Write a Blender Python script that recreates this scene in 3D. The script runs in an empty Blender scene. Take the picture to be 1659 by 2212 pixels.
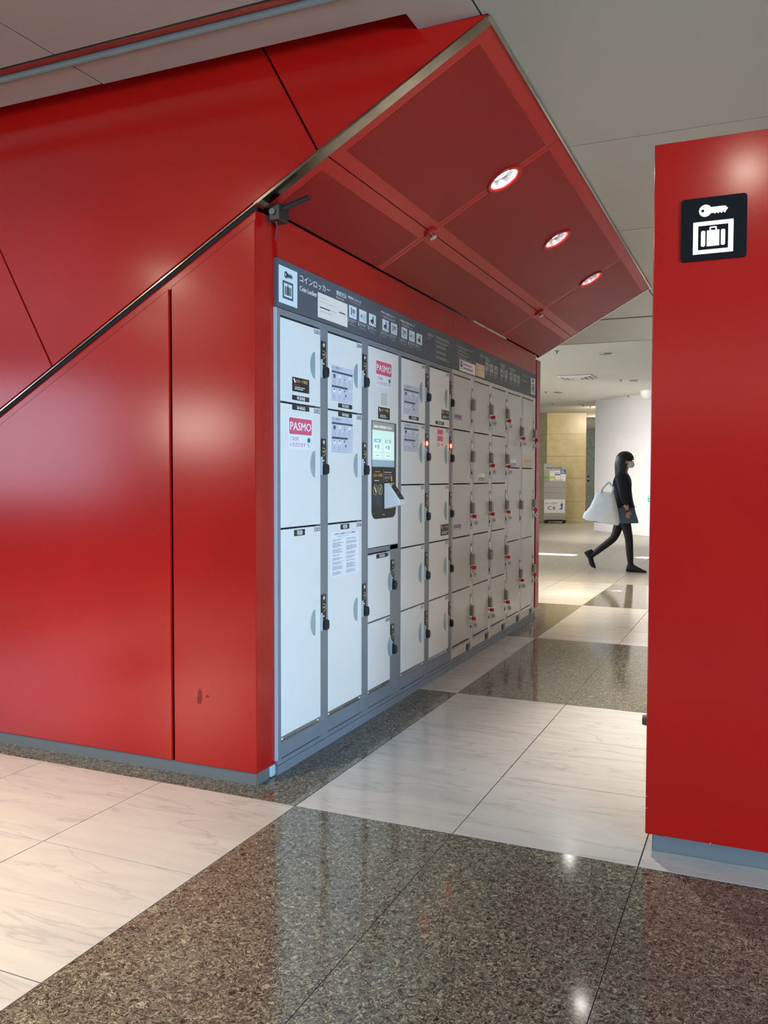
import bpy, bmesh, math, random
from mathutils import Vector, Matrix
random.seed(7)
C = bpy.context.scene.collection
R = math.radians

# ------------------------------------------------------------------ camera
F_PX, YAW, PITCH, ROLL = 1863.25, 23.7697, -2.2661, 0.1248
cd = bpy.data.cameras.new('camera'); cam = bpy.data.objects.new('camera', cd); C.objects.link(cam)
cam.location = (0, 0, 1.25)
cd.sensor_fit = 'VERTICAL'; cd.sensor_height = 36.0; cd.lens = F_PX * 36.0 / 2212.0
cd.clip_start = 0.05; cd.clip_end = 200
ya, pi_, ro = R(YAW), R(PITCH), R(ROLL)
fw = Vector((-math.sin(ya) * math.cos(pi_), math.cos(ya) * math.cos(pi_), math.sin(pi_)))
rt0 = Vector((math.cos(ya), math.sin(ya), 0)); up0 = rt0.cross(fw)
rt = math.cos(ro) * rt0 + math.sin(ro) * up0; up = -math.sin(ro) * rt0 + math.cos(ro) * up0
cam.rotation_euler = Matrix((rt, up, -fw)).transposed().to_euler()
bpy.context.scene.camera = cam

# ------------------------------------------------------------------ world, large lights, exposure
W = bpy.data.worlds.new('world'); bpy.context.scene.world = W; W.use_nodes = True
bg = W.node_tree.nodes['Background']; bg.inputs[0].default_value = (0.92, 0.96, 1.0, 1); bg.inputs[1].default_value = 0.17
vs = bpy.context.scene.view_settings
vs.view_transform = 'Standard'; vs.look = 'None'; vs.gamma = 1; vs.use_curve_mapping = False; vs.exposure = 0.0

def light(name, typ, loc, target, power, color, size=1.0, sizey=None, spread=None, shape='RECTANGLE'):
    d = bpy.data.lights.new(name, typ); d.energy = power; d.color = color
    if typ == 'AREA':
        d.shape = shape; d.size = size
        if sizey is not None: d.size_y = sizey
        if spread is not None: d.spread = R(spread)
    o = bpy.data.objects.new(name, d); C.objects.link(o); o.location = loc
    o.rotation_euler = (Vector(target) - Vector(loc)).to_track_quat('-Z', 'Y').to_euler()
    return o
DAY = (0.46, 0.74, 1.0); WARM = (1.0, 0.86, 0.66); NEUT = (1.0, 0.95, 0.86)
light('daylight_right', 'AREA', (6.0, -3.2, 1.35), (-1.85, 3.6, 1.15), 1130, DAY, 4.0, 1.5)
light('daylight_left', 'AREA', (-8.8, -2.6, 1.75), (-3.0, 3.0, 1.2), 60, (0.66, 0.78, 1.0), 2.0, 1.5)
light('wall_highlight_fill', 'AREA', (-7.2, -4.05, 1.95), (-3.0, 2.9, 1.6), 34, (1.0, .93, .8), .9, .5)  # added light for the soft highlights on the red wall
light('concourse_behind', 'AREA', (-1.5, -6.0, 2.8), (-1.0, 1.0, 0.6), 30, (1.0, 0.93, 0.84), 6.0, 1.5)

# ------------------------------------------------------------------ materials
def mat(name, col, rough=0.5, metal=0.0, spec=0.5, emit=None, es=0.0, coat=0.0, alpha=None, noise=0.0, nscale=40.0, bump=0.0, trans=0.0):
    m = bpy.data.materials.new(name); m.use_nodes = True
    nt = m.node_tree; b = nt.nodes['Principled BSDF']
    b.inputs['Base Color'].default_value = (*col, 1); b.inputs['Roughness'].default_value = rough
    b.inputs['Metallic'].default_value = metal; b.inputs['Specular IOR Level'].default_value = spec
    b.inputs['Coat Weight'].default_value = coat
    if trans: b.inputs['Transmission Weight'].default_value = trans
    if alpha is not None: b.inputs['Alpha'].default_value = alpha
    if emit: b.inputs['Emission Color'].default_value = (*emit, 1); b.inputs['Emission Strength'].default_value = es
    if noise or bump:
        g = nt.nodes.new('ShaderNodeNewGeometry'); n = nt.nodes.new('ShaderNodeTexNoise')
        n.inputs['Scale'].default_value = nscale; n.inputs['Detail'].default_value = 5
        nt.links.new(g.outputs['Position'], n.inputs['Vector'])
        if noise:
            mr = nt.nodes.new('ShaderNodeMapRange'); mr.inputs[1].default_value = .3; mr.inputs[2].default_value = .7
            mr.inputs[3].default_value = 1 - noise; mr.inputs[4].default_value = 1 + noise
            mx = nt.nodes.new('ShaderNodeVectorMath'); mx.operation = 'SCALE'; mx.inputs[0].default_value = col
            nt.links.new(n.outputs['Fac'], mr.inputs[0]); nt.links.new(mr.outputs[0], mx.inputs['Scale'])
            nt.links.new(mx.outputs[0], b.inputs['Base Color'])
        if bump:
            bp = nt.nodes.new('ShaderNodeBump'); bp.inputs['Strength'].default_value = bump; bp.inputs['Distance'].default_value = .002
            nt.links.new(n.outputs['Fac'], bp.inputs['Height']); nt.links.new(bp.outputs[0], b.inputs['Normal'])
    return m
M = {}
M['red'] = mat('red_paint', (0.37, 0.006, 0.004), 0.18, spec=0.42, noise=0.04, nscale=3)
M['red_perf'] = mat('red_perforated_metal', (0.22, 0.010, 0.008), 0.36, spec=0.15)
M['red_border'] = mat('red_soffit_border', (0.36, 0.011, 0.009), 0.30, spec=0.3)
M['red_dark'] = mat('red_joint', (0.05, 0.003, 0.003), 0.6)
M['scuff'] = mat('scuff_mark', (0.22, 0.006, 0.005), 0.5)
M['steel'] = mat('brushed_steel', (0.55, 0.53, 0.48), 0.20, 1.0, noise=0.10, nscale=6)
M['rail'] = mat('rail_grey', (0.15, 0.15, 0.14), 0.45, spec=.3)
M['trim'] = mat('dull_steel_trim', (0.34, 0.32, 0.27), 0.16, 1.0, noise=0.35, nscale=7)
M['chrome'] = mat('chrome', (0.85, 0.87, 0.92), 0.08, 1.0)
M['cup'] = mat('satin_reflector', (0.93, 0.93, 0.95), 0.22, 1.0)
M['white_door'] = mat('white_locker_door', (0.76, 0.77, 0.77), 0.28, spec=0.45, noise=0.02, nscale=400)
M['grey_door'] = mat('grey_locker_door', (0.52, 0.52, 0.52), 0.22, spec=0.55, noise=0.02, nscale=400)
M['key_frame'] = mat('grey_locker_frame', (0.52, 0.515, 0.50), 0.30, spec=0.5)
M['frame'] = mat('blue_grey_frame', (0.185, 0.205, 0.23), 0.38, spec=0.5)
M['frame_light'] = mat('pale_blue_frame', (0.42, 0.50, 0.58), 0.35)
M['header'] = mat('slate_header', (0.085, 0.10, 0.12), 0.42, spec=0.35)
M['black'] = mat('black_plastic', (0.010, 0.010, 0.011), 0.35)
M['sblack'] = mat('sticker_black', (0.022, 0.020, 0.020), 0.4)
M['dark'] = mat('dark_gap', (0.008, 0.008, 0.009), 0.8)
M['handle'] = mat('handle_metal', (0.34, 0.47, 0.54), 0.25, 0.35)
M['paper'] = mat('white_paper', (0.80, 0.83, 0.88), 0.55)
M['cream'] = mat('cream_paper', (0.78, 0.74, 0.66), 0.6)
M['beige_paper'] = mat('beige_paper', (0.70, 0.55, 0.38), 0.6)
M['leaflet'] = mat('pale_lilac_leaflet', (0.58, 0.62, 0.74), 0.45)
M['ink'] = mat('dark_ink', (0.07, 0.08, 0.11), 0.6)
M['ink_soft'] = mat('soft_ink', (0.28, 0.31, 0.38), 0.6)
M['ink_faint'] = mat('faint_ink', (0.52, 0.54, 0.58), 0.6)
M['white_ink'] = mat('white_ink', (0.78, 0.80, 0.82), 0.5)
M['grey_ink'] = mat('grey_ink', (0.40, 0.42, 0.43), 0.5)
M['icon'] = mat('icon_blue_white', (0.66, 0.76, 0.82), 0.4)
M['pink'] = mat('pink_print', (0.70, 0.09, 0.18), 0.4)
M['pink_ink'] = mat('magenta_ink', (0.55, 0.10, 0.30), 0.5)
M['green_ink'] = mat('green_ink', (0.02, 0.16, 0.10), 0.5)
M['yellow'] = mat('yellow_ink', (0.75, 0.50, 0.08), 0.5)
M['red_plastic'] = mat('red_plastic', (0.62, 0.02, 0.015), 0.35)
M['tag'] = mat('white_plastic', (0.82, 0.80, 0.80), 0.4)
M['reader'] = mat('reader_white', (0.82, 0.84, 0.86), 0.3)
M['coinbox'] = mat('smoky_cover', (0.27, 0.25, 0.25), 0.25)
M['screen_top'] = mat('screen_grey', (0.2, 0.2, 0.19), 0.3, emit=(0.30, 0.30, 0.28), es=0.45)
M['screen'] = mat('screen_mint', (0.3, 0.4, 0.38), 0.2, emit=(0.56, 0.80, 0.74), es=0.75)
M['screen_low'] = mat('screen_slate', (0.2, 0.3, 0.36), 0.2, emit=(0.22, 0.33, 0.42), es=0.6)
M['scr_blue'] = mat('screen_blue', (0.1, 0.3, 0.6), 0.3, emit=(0.16, 0.48, 0.85), es=0.7)
M['scr_green'] = mat('screen_green', (0.2, 0.4, 0.3), 0.3, emit=(0.30, 0.50, 0.38), es=0.7)
M['scr_pale'] = mat('screen_pale', (0.5, 0.6, 0.6), 0.3, emit=(0.62, 0.78, 0.82), es=0.8)
M['scr_text'] = mat('screen_text', (0.5, 0.6, 0.6), 0.3, emit=(0.8, 0.9, 0.92), es=0.8)
M['led_red'] = mat('red_lamp', (0.9, 0.05, 0.02), 0.3, emit=(1.0, 0.06, 0.03), es=14)
M['led_green'] = mat('green_lamp', (0.05, 0.8, 0.2), 0.3, emit=(0.1, 1.0, 0.3), es=4)
M['lamp'] = mat('lamp_glow', (1, 1, 1), 0.3, emit=(1.0, 0.97, 0.92), es=60)
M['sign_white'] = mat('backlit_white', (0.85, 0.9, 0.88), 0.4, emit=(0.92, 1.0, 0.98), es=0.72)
M['sign_black'] = mat('sign_black', (0.007, 0.007, 0.008), 0.6, spec=0.1)
M['white_wall'] = mat('white_wall', (0.62, 0.60, 0.60), 0.7, noise=0.03, nscale=2)
M['far_ceiling'] = mat('far_ceiling_white', (0.86, 0.84, 0.76), 0.8)
M['hall_wall'] = mat('hall_wall', (0.78, 0.75, 0.70), 0.7, noise=0.05, nscale=2)
M['beige_stone'] = mat('beige_stone', (0.60, 0.50, 0.29), 0.30, noise=0.10, nscale=5)
M['green_stone'] = mat('green_grey_stone', (0.26, 0.30, 0.26), 0.35, noise=0.18, nscale=9)
M['board'] = mat('board_grey', (0.40, 0.39, 0.37), 0.5)
M['blue_ink'] = mat('blue_ink', (0.03, 0.12, 0.42), 0.5)
M['lime'] = mat('green_print', (0.20, 0.45, 0.06), 0.5)
M['lemon'] = mat('yellow_print', (0.60, 0.60, 0.06), 0.5)
M['skin'] = mat('skin', (0.55, 0.30, 0.21), 0.5)
M['hair'] = mat('dark_hair', (0.012, 0.009, 0.008), 0.45)
M['navy'] = mat('navy_coat', (0.008, 0.010, 0.020), 0.75)
M['tights'] = mat('black_tights', (0.008, 0.007, 0.009), 0.65)
M['shoe'] = mat('black_suede', (0.006, 0.006, 0.006), 0.7)
M['denim'] = mat('blue_denim', (0.10, 0.17, 0.28), 0.7)
M['bag'] = mat('white_canvas', (0.82, 0.87, 0.92), 0.75, noise=0.05, nscale=8)
M['mask'] = mat('white_mask', (0.75, 0.77, 0.82), 0.7)
M['grout'] = mat('grout', (0.03, 0.027, 0.025), 0.7)
M['rubber_grey'] = mat('plinth_grey', (0.125, 0.135, 0.145), 0.45)
M['plinth_blue'] = mat('plinth_blue_grey', (0.17, 0.20, 0.245), 0.35, noise=0.05, nscale=12)
M['teal'] = mat('teal_print', (0.10, 0.35, 0.45), 0.5)
M['purple'] = mat('purple_print', (0.28, 0.12, 0.28), 0.5)
M['orange'] = mat('orange_print', (0.75, 0.28, 0.08), 0.5)

def tilemat(name, kind):
    m = bpy.data.materials.new(name); m.use_nodes = True; nt = m.node_tree; b = nt.nodes['Principled BSDF']; L = nt.links
    g = nt.nodes.new('ShaderNodeNewGeometry'); oi = nt.nodes.new('ShaderNodeObjectInfo')
    off = nt.nodes.new('ShaderNodeVectorMath'); off.operation = 'SCALE'; off.inputs[0].default_value = (37, 19, 11)
    L.new(oi.outputs['Random'], off.inputs['Scale'])
    add = nt.nodes.new('ShaderNodeVectorMath'); add.operation = 'ADD'; L.new(g.outputs['Position'], add.inputs[0]); L.new(off.outputs[0], add.inputs[1])
    def ramp(src, stops):
        r = nt.nodes.new('ShaderNodeValToRGB'); e = r.color_ramp.elements
        while len(e) < len(stops): e.new(0.5)
        for q, (p, c) in zip(e, stops): q.position = p; q.color = (*c, 1)
        L.new(src, r.inputs[0]); return r
    if kind == 'marble':
        mp = nt.nodes.new('ShaderNodeMapping'); mp.inputs['Rotation'].default_value = (0, 0, R(-28)); mp.inputs['Scale'].default_value = (.8, 4.2, 1)
        L.new(add.outputs[0], mp.inputs[0])
        n = nt.nodes.new('ShaderNodeTexNoise'); n.inputs['Scale'].default_value = 2.2; n.inputs['Detail'].default_value = 9; n.inputs['Roughness'].default_value = .62; n.inputs['Distortion'].default_value = .9
        L.new(mp.outputs[0], n.inputs['Vector'])
        r = ramp(n.outputs['Fac'], [(0.0, (.40, .375, .36)), (.34, (.47, .445, .42)), (.5, (.52, .495, .465)), (.66, (.55, .525, .49))])
        n2 = nt.nodes.new('ShaderNodeTexNoise'); n2.inputs['Scale'].default_value = 1.7; n2.inputs['Detail'].default_value = 8; n2.inputs['Distortion'].default_value = .5
        L.new(mp.outputs[0], n2.inputs['Vector'])
        v = ramp(n2.outputs['Fac'], [(.484, (1, 1, 1)), (.498, (.60, .60, .63)), (.502, (.60, .60, .63)), (.516, (1, 1, 1))])
        mx = nt.nodes.new('ShaderNodeMix'); mx.data_type = 'RGBA'; mx.blend_type = 'MULTIPLY'; mx.inputs[0].default_value = .38
        L.new(r.outputs[0], mx.inputs[6]); L.new(v.outputs[0], mx.inputs[7]); L.new(mx.outputs[2], b.inputs['Base Color'])
        b.inputs['Roughness'].default_value = .16; b.inputs['Specular IOR Level'].default_value = .4
    elif kind == 'granite':
        n0 = nt.nodes.new('ShaderNodeTexNoise'); n0.inputs['Scale'].default_value = 30; n0.inputs['Detail'].default_value = 2
        L.new(add.outputs[0], n0.inputs['Vector'])
        sc = nt.nodes.new('ShaderNodeVectorMath'); sc.operation = 'SCALE'; sc.inputs['Scale'].default_value = .05; L.new(n0.outputs['Color'], sc.inputs[0])
        ad2 = nt.nodes.new('ShaderNodeVectorMath'); ad2.operation = 'ADD'; L.new(add.outputs[0], ad2.inputs[0]); L.new(sc.outputs[0], ad2.inputs[1])
        n = nt.nodes.new('ShaderNodeTexNoise'); n.inputs['Scale'].default_value = 92; n.inputs['Detail'].default_value = 3.0; n.inputs['Roughness'].default_value = .6; n.inputs['Distortion'].default_value = 1.6
        L.new(ad2.outputs[0], n.inputs['Vector'])
        r = ramp(n.outputs['Fac'], [(.37, (.026, .022, .021)), (.45, (.078, .071, .057)), (.55, (.165, .153, .115)), (.65, (.38, .355, .25))])
        L.new(r.outputs[0], b.inputs['Base Color'])
        b.inputs['Roughness'].default_value = .09; b.inputs['Specular IOR Level'].default_value = .5
    else:
        n = nt.nodes.new('ShaderNodeTexNoise'); n.inputs['Scale'].default_value = 30; n.inputs['Detail'].default_value = 6
        L.new(add.outputs[0], n.inputs['Vector'])
        r = ramp(n.outputs['Fac'], [(.3, (.27, .25, .21)), (.5, (.36, .335, .285)), (.7, (.46, .43, .37))])
        L.new(r.outputs[0], b.inputs['Base Color']); b.inputs['Roughness'].default_value = .38
    return m
M['marble'] = tilemat('white_marble', 'marble'); M['granite'] = tilemat('dark_granite', 'granite'); M['pale_granite'] = tilemat('pale_granite', 'pale')
def ceilmat(name, col):
    m = mat(name, col, 0.38, 0.25, noise=0.03, nscale=1.2); return m
M['ceil'] = ceilmat('ceiling_metal', (0.37, 0.355, 0.325))
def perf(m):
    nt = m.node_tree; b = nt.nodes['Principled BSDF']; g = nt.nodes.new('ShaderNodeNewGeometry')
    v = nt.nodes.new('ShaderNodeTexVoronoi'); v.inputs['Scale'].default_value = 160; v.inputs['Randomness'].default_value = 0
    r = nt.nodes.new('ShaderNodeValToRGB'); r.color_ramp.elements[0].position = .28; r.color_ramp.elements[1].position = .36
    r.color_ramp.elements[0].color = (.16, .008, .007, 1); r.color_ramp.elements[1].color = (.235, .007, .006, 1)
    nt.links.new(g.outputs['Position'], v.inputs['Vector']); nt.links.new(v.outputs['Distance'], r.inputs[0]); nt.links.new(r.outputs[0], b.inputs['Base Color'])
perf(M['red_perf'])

# ------------------------------------------------------------------ mesh helpers
class MB:
    """collects polygons with material keys; 2-D drawing plane given by origin O and axes A, B, N"""
    def __init__(s): s.v = []; s.f = []; s.m = []; s.keys = []; s.plane((0, 0, 0), (0, 1, 0), (0, 0, 1))
    def plane(s, O, A, B):
        s.O = Vector(O); s.A = Vector(A); s.B = Vector(B); s.N = s.A.cross(s.B); return s
    def mi(s, k):
        if k not in s.keys: s.keys.append(k)
        return s.keys.index(k)
    def raw(s, vs, fs, k):
        o = len(s.v); s.v += [Vector(p) for p in vs]; i = s.mi(k)
        for f in fs: s.f.append([o + q for q in f]); s.m.append(i)
    def box(s, x0, x1, y0, y1, z0, z1, k):
        s.raw([(x, y, z) for x in (x0, x1) for y in (y0, y1) for z in (z0, z1)],
              [(0, 1, 3, 2), (4, 6, 7, 5), (0, 4, 5, 1), (2, 3, 7, 6), (0, 2, 6, 4), (1, 5, 7, 3)], k)
    def prism(s, pts, n0, n1, k):
        """polygon in the drawing plane extruded between heights n0 and n1"""
        n = len(pts); P = lambda a, b, h: s.O + s.A * a + s.B * b + s.N * h
        ar = sum(pts[i][0] * pts[(i + 1) % n][1] - pts[(i + 1) % n][0] * pts[i][1] for i in range(n))
        if ar < 0: pts = pts[::-1]
        s.raw([P(a, b, n0) for a, b in pts] + [P(a, b, n1) for a, b in pts],
              [list(range(n - 1, -1, -1)), list(range(n, 2 * n))] + [(i, (i + 1) % n, n + (i + 1) % n, n + i) for i in range(n)], k)
    def rect(s, a0, a1, b0, b1, n0, n1, k): s.prism([(a0, b0), (a1, b0), (a1, b1), (a0, b1)], n0, n1, k)
    def rrect(s, a0, a1, b0, b1, r, n0, n1, k):
        pts = []
        for cx, cy, t in ((a1 - r, b1 - r, 0), (a0 + r, b1 - r, 90), (a0 + r, b0 + r, 180), (a1 - r, b0 + r, 270)):
            pts += [(cx + r * math.cos(R(t + q)), cy + r * math.sin(R(t + q))) for q in (0, 30, 60, 90)]
        s.prism(pts, n0, n1, k)
    def disc(s, a, b, ra, rb, n0, n1, k, n=20): s.prism([(a + ra * math.cos(6.28318 * i / n), b + rb * math.sin(6.28318 * i / n)) for i in range(n)], n0, n1, k)
    def ring(s, a, b, ra, rb, w, n0, n1, k, n=20):
        for i in range(n):
            t0, t1 = 6.28318 * i / n, 6.28318 * (i + 1) / n
            s.prism([(a + ra * math.cos(t0), b + rb * math.sin(t0)), (a + ra * math.cos(t1), b + rb * math.sin(t1)),
                     (a + (ra - w) * math.cos(t1), b + (rb - w) * math.sin(t1)), (a + (ra - w) * math.cos(t0), b + (rb - w) * math.sin(t0))], n0, n1, k)
    def tube(s, p0, p1, r0, r1, k, n=12, caps=True):
        p0, p1 = Vector(p0), Vector(p1); d = (p1 - p0).normalized(); a = d.orthogonal().normalized(); b = d.cross(a)
        vs = [p0 + (a * math.cos(6.28318 * i / n) + b * math.sin(6.28318 * i / n)) * r0 for i in range(n)] + [p1 + (a * math.cos(6.28318 * i / n) + b * math.sin(6.28318 * i / n)) * r1 for i in range(n)]
        fs = [(i, (i + 1) % n, n + (i + 1) % n, n + i) for i in range(n)]
        if caps: fs += [list(range(n - 1, -1, -1)), list(range(n, 2 * n))]
        s.raw(vs, fs, k)
    def text(s, t, a0, a1, b0, b1, n, k):
        vs, fs = glyphs(t); wt = (b1 - b0) * .045 * (1 if t.isascii() or '¥' in t else .4)
        for q, (da, db) in enumerate(((-wt, 0), (wt, 0), (0, wt * .6))):        # three close passes give the bold stroke
            P = [s.O + s.A * (a0 + (a1 - a0) * x + da) + s.B * (b0 + (b1 - b0) * y + db) + s.N * (n + q * .00003) for x, y in vs]
            s.raw(P, fs, k)
    def lines(s, a0, a1, b0, b1, rows, n, k, rnd=None, fill=.45):
        rnd = rnd or random; h = (b1 - b0) / rows
        for i in range(rows):
            b = b1 - h * (i + 1) + h * (1 - fill) / 2; a = a0; e = a0 + (a1 - a0) * rnd.uniform(.55, 1)
            while a < e - .002:
                w = min((a1 - a0) * rnd.uniform(.12, .4), e - a)
                s.rect(a, a + w, b, b + h * fill, n, n + .0002, k); a += w + (a1 - a0) * .02
    def build(s, name, parent=None, smooth=False, bevel=0):
        me = bpy.data.meshes.new(name); me.from_pydata([tuple(v) for v in s.v], [], s.f)
        for k in s.keys: me.materials.append(M[k])
        me.polygons.foreach_set('material_index', s.m)
        if smooth: me.polygons.foreach_set('use_smooth', [True] * len(me.polygons))
        me.update()
        o = bpy.data.objects.new(name, me); C.objects.link(o)
        if parent: o.parent = parent
        if bevel:
            bv = o.modifiers.new('bevel', 'BEVEL'); bv.width = bevel; bv.segments = 2; bv.limit_method = 'ANGLE'
        return o
_g = {}
def glyphs(t):
    if t in _g: return _g[t]
    cu = bpy.data.curves.new('t', 'FONT'); cu.body = t; cu.resolution_u = 2; cu.fill_mode = 'FRONT'
    ob = bpy.data.objects.new('t', cu); C.objects.link(ob)
    me = bpy.data.meshes.new_from_object(ob.evaluated_get(bpy.context.evaluated_depsgraph_get()))
    vs = [(v.co.x, v.co.y) for v in me.vertices]; fs = [tuple(p.vertices) for p in me.polygons]
    bpy.data.objects.remove(ob); bpy.data.curves.remove(cu); bpy.data.meshes.remove(me)
    x0 = min(v[0] for v in vs); x1 = max(v[0] for v in vs); y0 = min(v[1] for v in vs); y1 = max(v[1] for v in vs)
    if len(t) == 1 and (x1 - x0) < .3 * (y1 - y0): x0 -= .1; x1 += .1
    vs = [((x - x0) / (x1 - x0), (y - y0) / max(1e-6, y1 - y0)) for x, y in vs]
    _g[t] = (vs, fs); return _g[t]
def tag(o, label=None, cat=None, group=None, kind=None):
    if label: o['label'] = label
    if cat: o['category'] = cat
    if group: o['group'] = group
    if kind: o['kind'] = kind
    return o
def empty(name, loc, label=None, cat=None, group=None, kind=None, rz=0):
    o = bpy.data.objects.new(name, None); C.objects.link(o); o.location = loc; o.rotation_euler = (0, 0, rz); o.empty_display_size = .1
    return tag(o, label, cat, group, kind)
def inst(src, name, loc, parent):
    o = bpy.data.objects.new(name, src.data); C.objects.link(o); o.location = loc; o.parent = parent; return o
def cut(o, cutters):
    for c in cutters:
        md = o.modifiers.new('b', 'BOOLEAN'); md.object = c; md.operation = 'DIFFERENCE'; md.solver = 'EXACT'
    bpy.context.view_layer.update()
    me = bpy.data.meshes.new_from_object(o.evaluated_get(bpy.context.evaluated_depsgraph_get()))
    o.modifiers.clear(); o.data = me
def cutter(p0, p1, r):
    b = MB(); b.tube(p0, p1, r, r, 'dark', 32); return b.build('cutter')

XL = -1.847          # plane of the locker fronts
YW = 2.948           # plane of the red front wall

# ------------------------------------------------------------------ floor
floor = MB(); floor.box(-9, 6, -5, 40, -0.05, -0.006, 'grout'); floor = tag(floor.build('floor'), kind='structure')
GX, GY, S = -1.6142, 2.8319, 0.632
def tile(k):
    b = MB(); g = .0011 if k == 'granite' else .0021; e = .0006; h = .006
    x0, x1 = g, S - g
    b.raw([(x0, x0, -h), (x1, x0, -h), (x1, x1, -h), (x0, x1, -h), (x0, x0, -e), (x1, x0, -e), (x1, x1, -e), (x0, x1, -e),
           (x0 + e, x0 + e, 0), (x1 - e, x0 + e, 0), (x1 - e, x1 - e, 0), (x0 + e, x1 - e, 0)],
          [(0, 1, 5, 4), (1, 2, 6, 5), (2, 3, 7, 6), (3, 0, 4, 7), (4, 5, 9, 8), (5, 6, 10, 9), (6, 7, 11, 10), (7, 4, 8, 11), (8, 9, 10, 11)], k)
    return b
protos = {}
for k, nm in (('marble', 'marble_tile'), ('granite', 'granite_tile'), ('pale_granite', 'paver')):
    protos[k] = (tile(k).build(nm, floor), nm)
used = set()
def put(k, i, j):
    o, nm = protos[k]
    loc = (GX + i * S, GY + j * S, 0)
    if k not in used: o.location = loc; used.add(k)
    else: inst(o, nm, loc, floor)
for j in range(-6, 12):
    for i in range(-7, 7):
        ci, cj = math.floor(i / 3), math.floor(j / 3)
        if i <= -2 and 2 <= j <= 6: continue          # under the locker bay
        put('marble' if (ci + cj) % 2 == 0 else 'granite', i, j)
for j in range(12, 22):
    for i in range(-7, 6):
        put('pale_granite', i, j)
b = MB(); b.box(-9, 6, GY + 22 * S, 40, -0.006, 0, 'pale_granite'); tag(b.build('distant_paving', floor), kind='stuff')
b = MB()
b.box(-9, GX - 7 * S, -5, GY + 22 * S, -0.006, 0, 'pale_granite'); b.box(GX + 7 * S, 6, -5, GY + 22 * S, -0.006, 0, 'pale_granite'); b.box(GX - 7 * S, GX + 7 * S, -5, GY - 6 * S, -.006, 0, 'pale_granite')
b.build('outer_paving', floor)

# ------------------------------------------------------------------ ceiling
ZC = 2.86
ceil = MB(); ceil.box(-9, 6, -7, 10.5, ZC + .10, ZC + .16, 'dark'); ceil.box(-9, 6, 10.47, 10.5, ZC - .0, 3.2, 'ceil')
ceil = tag(ceil.build('ceiling'), kind='structure')
def cpanel(x0, x1, y0, y1, holes=()):
    g = .004; b = MB(); b.box(x0 + g, x1 - g, y0 + g, y1 - g, ZC, ZC + .03, 'ceil')
    return b.build('ceiling_panel', ceil)
cx_ = [-9, -7.25, -5.67, -4.09, -2.51, -0.93, 0.65, 2.23, 6]
cp = []
for i in range(len(cx_) - 1):
    x0, x1 = cx_[i], cx_[i + 1]
    for (y0, y1) in ((-7, -3.75), (-3.75, -2.17), (-2.17, -.59), (-.59, .99), (.99, 2.565)):
        cp.append(cpanel(x0, x1, y0, y1))
    if x1 <= -.9:
        if x1 < -2: cp.append(cpanel(x0, x1, 2.655, 2.83))
        else:                                             # L-shaped piece that reaches the wall on its right
            g = .004; b = MB(); b.plane((0, 0, ZC), (0, 1, 0), (1, 0, 0))
            b.prism([(2.655, x0 + g), (2.655, x1 - g), (YW - .003, x1 - g), (YW - .003, -1.167), (2.83, -1.167), (2.83, x0 + g)], -.03, 0, 'ceil')
            b.build('ceiling_panel', ceil)
    else:
        cp.append(cpanel(x0, x1, 2.655 if x0 > 2 else 2.565, 4.26)); cp.append(cpanel(x0, x1, 4.26, 5.82)); cp.append(cpanel(x0, x1, 5.82, 7.72))
    if x1 > -2.6 or True:
        cp.append(cpanel(x0, x1, 7.72, 8.94)); cp.append(cpanel(x0, x1, 9.0, 10.5))
# bright edge lines around the opening, the slot with its rail
b = MB()
b.box(-9, -.93, 2.568, 2.574, ZC - .004, ZC + .03, 'steel')
b.plane((-9, 0, 0), (0, 1, 0), (0, 0, 1)); b.prism([(2.578, ZC + .06), (2.590, ZC + .06), (2.650, ZC + .012), (2.640, ZC + .006)], 0, 8.07, 'red_border')  # painted strip in place of the red wall showing in the slot
tag(b.build('slot_strip', ceil), 'red strip standing in for the red wall showing in the ceiling slot')
b = MB(); b.tube((-9, 2.640, ZC + .002), (-.93, 2.640, ZC + .002), .015, .015, 'rail', 14); b.build('slot_rail', ceil)
b = MB(); b.box(-1.58, 6, 8.945, 8.995, ZC + .01, ZC + .05, 'rail'); b.build('slot_strip', ceil)
b = MB(); b.box(-1.16, -.93, YW - .006, YW - .002, ZC - .006, ZC + .02, 'steel'); b.box(-.93, -.905, YW - .004, 7.6, ZC - .005, ZC + .001, 'steel'); b.build('edge_strip', ceil)

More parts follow.
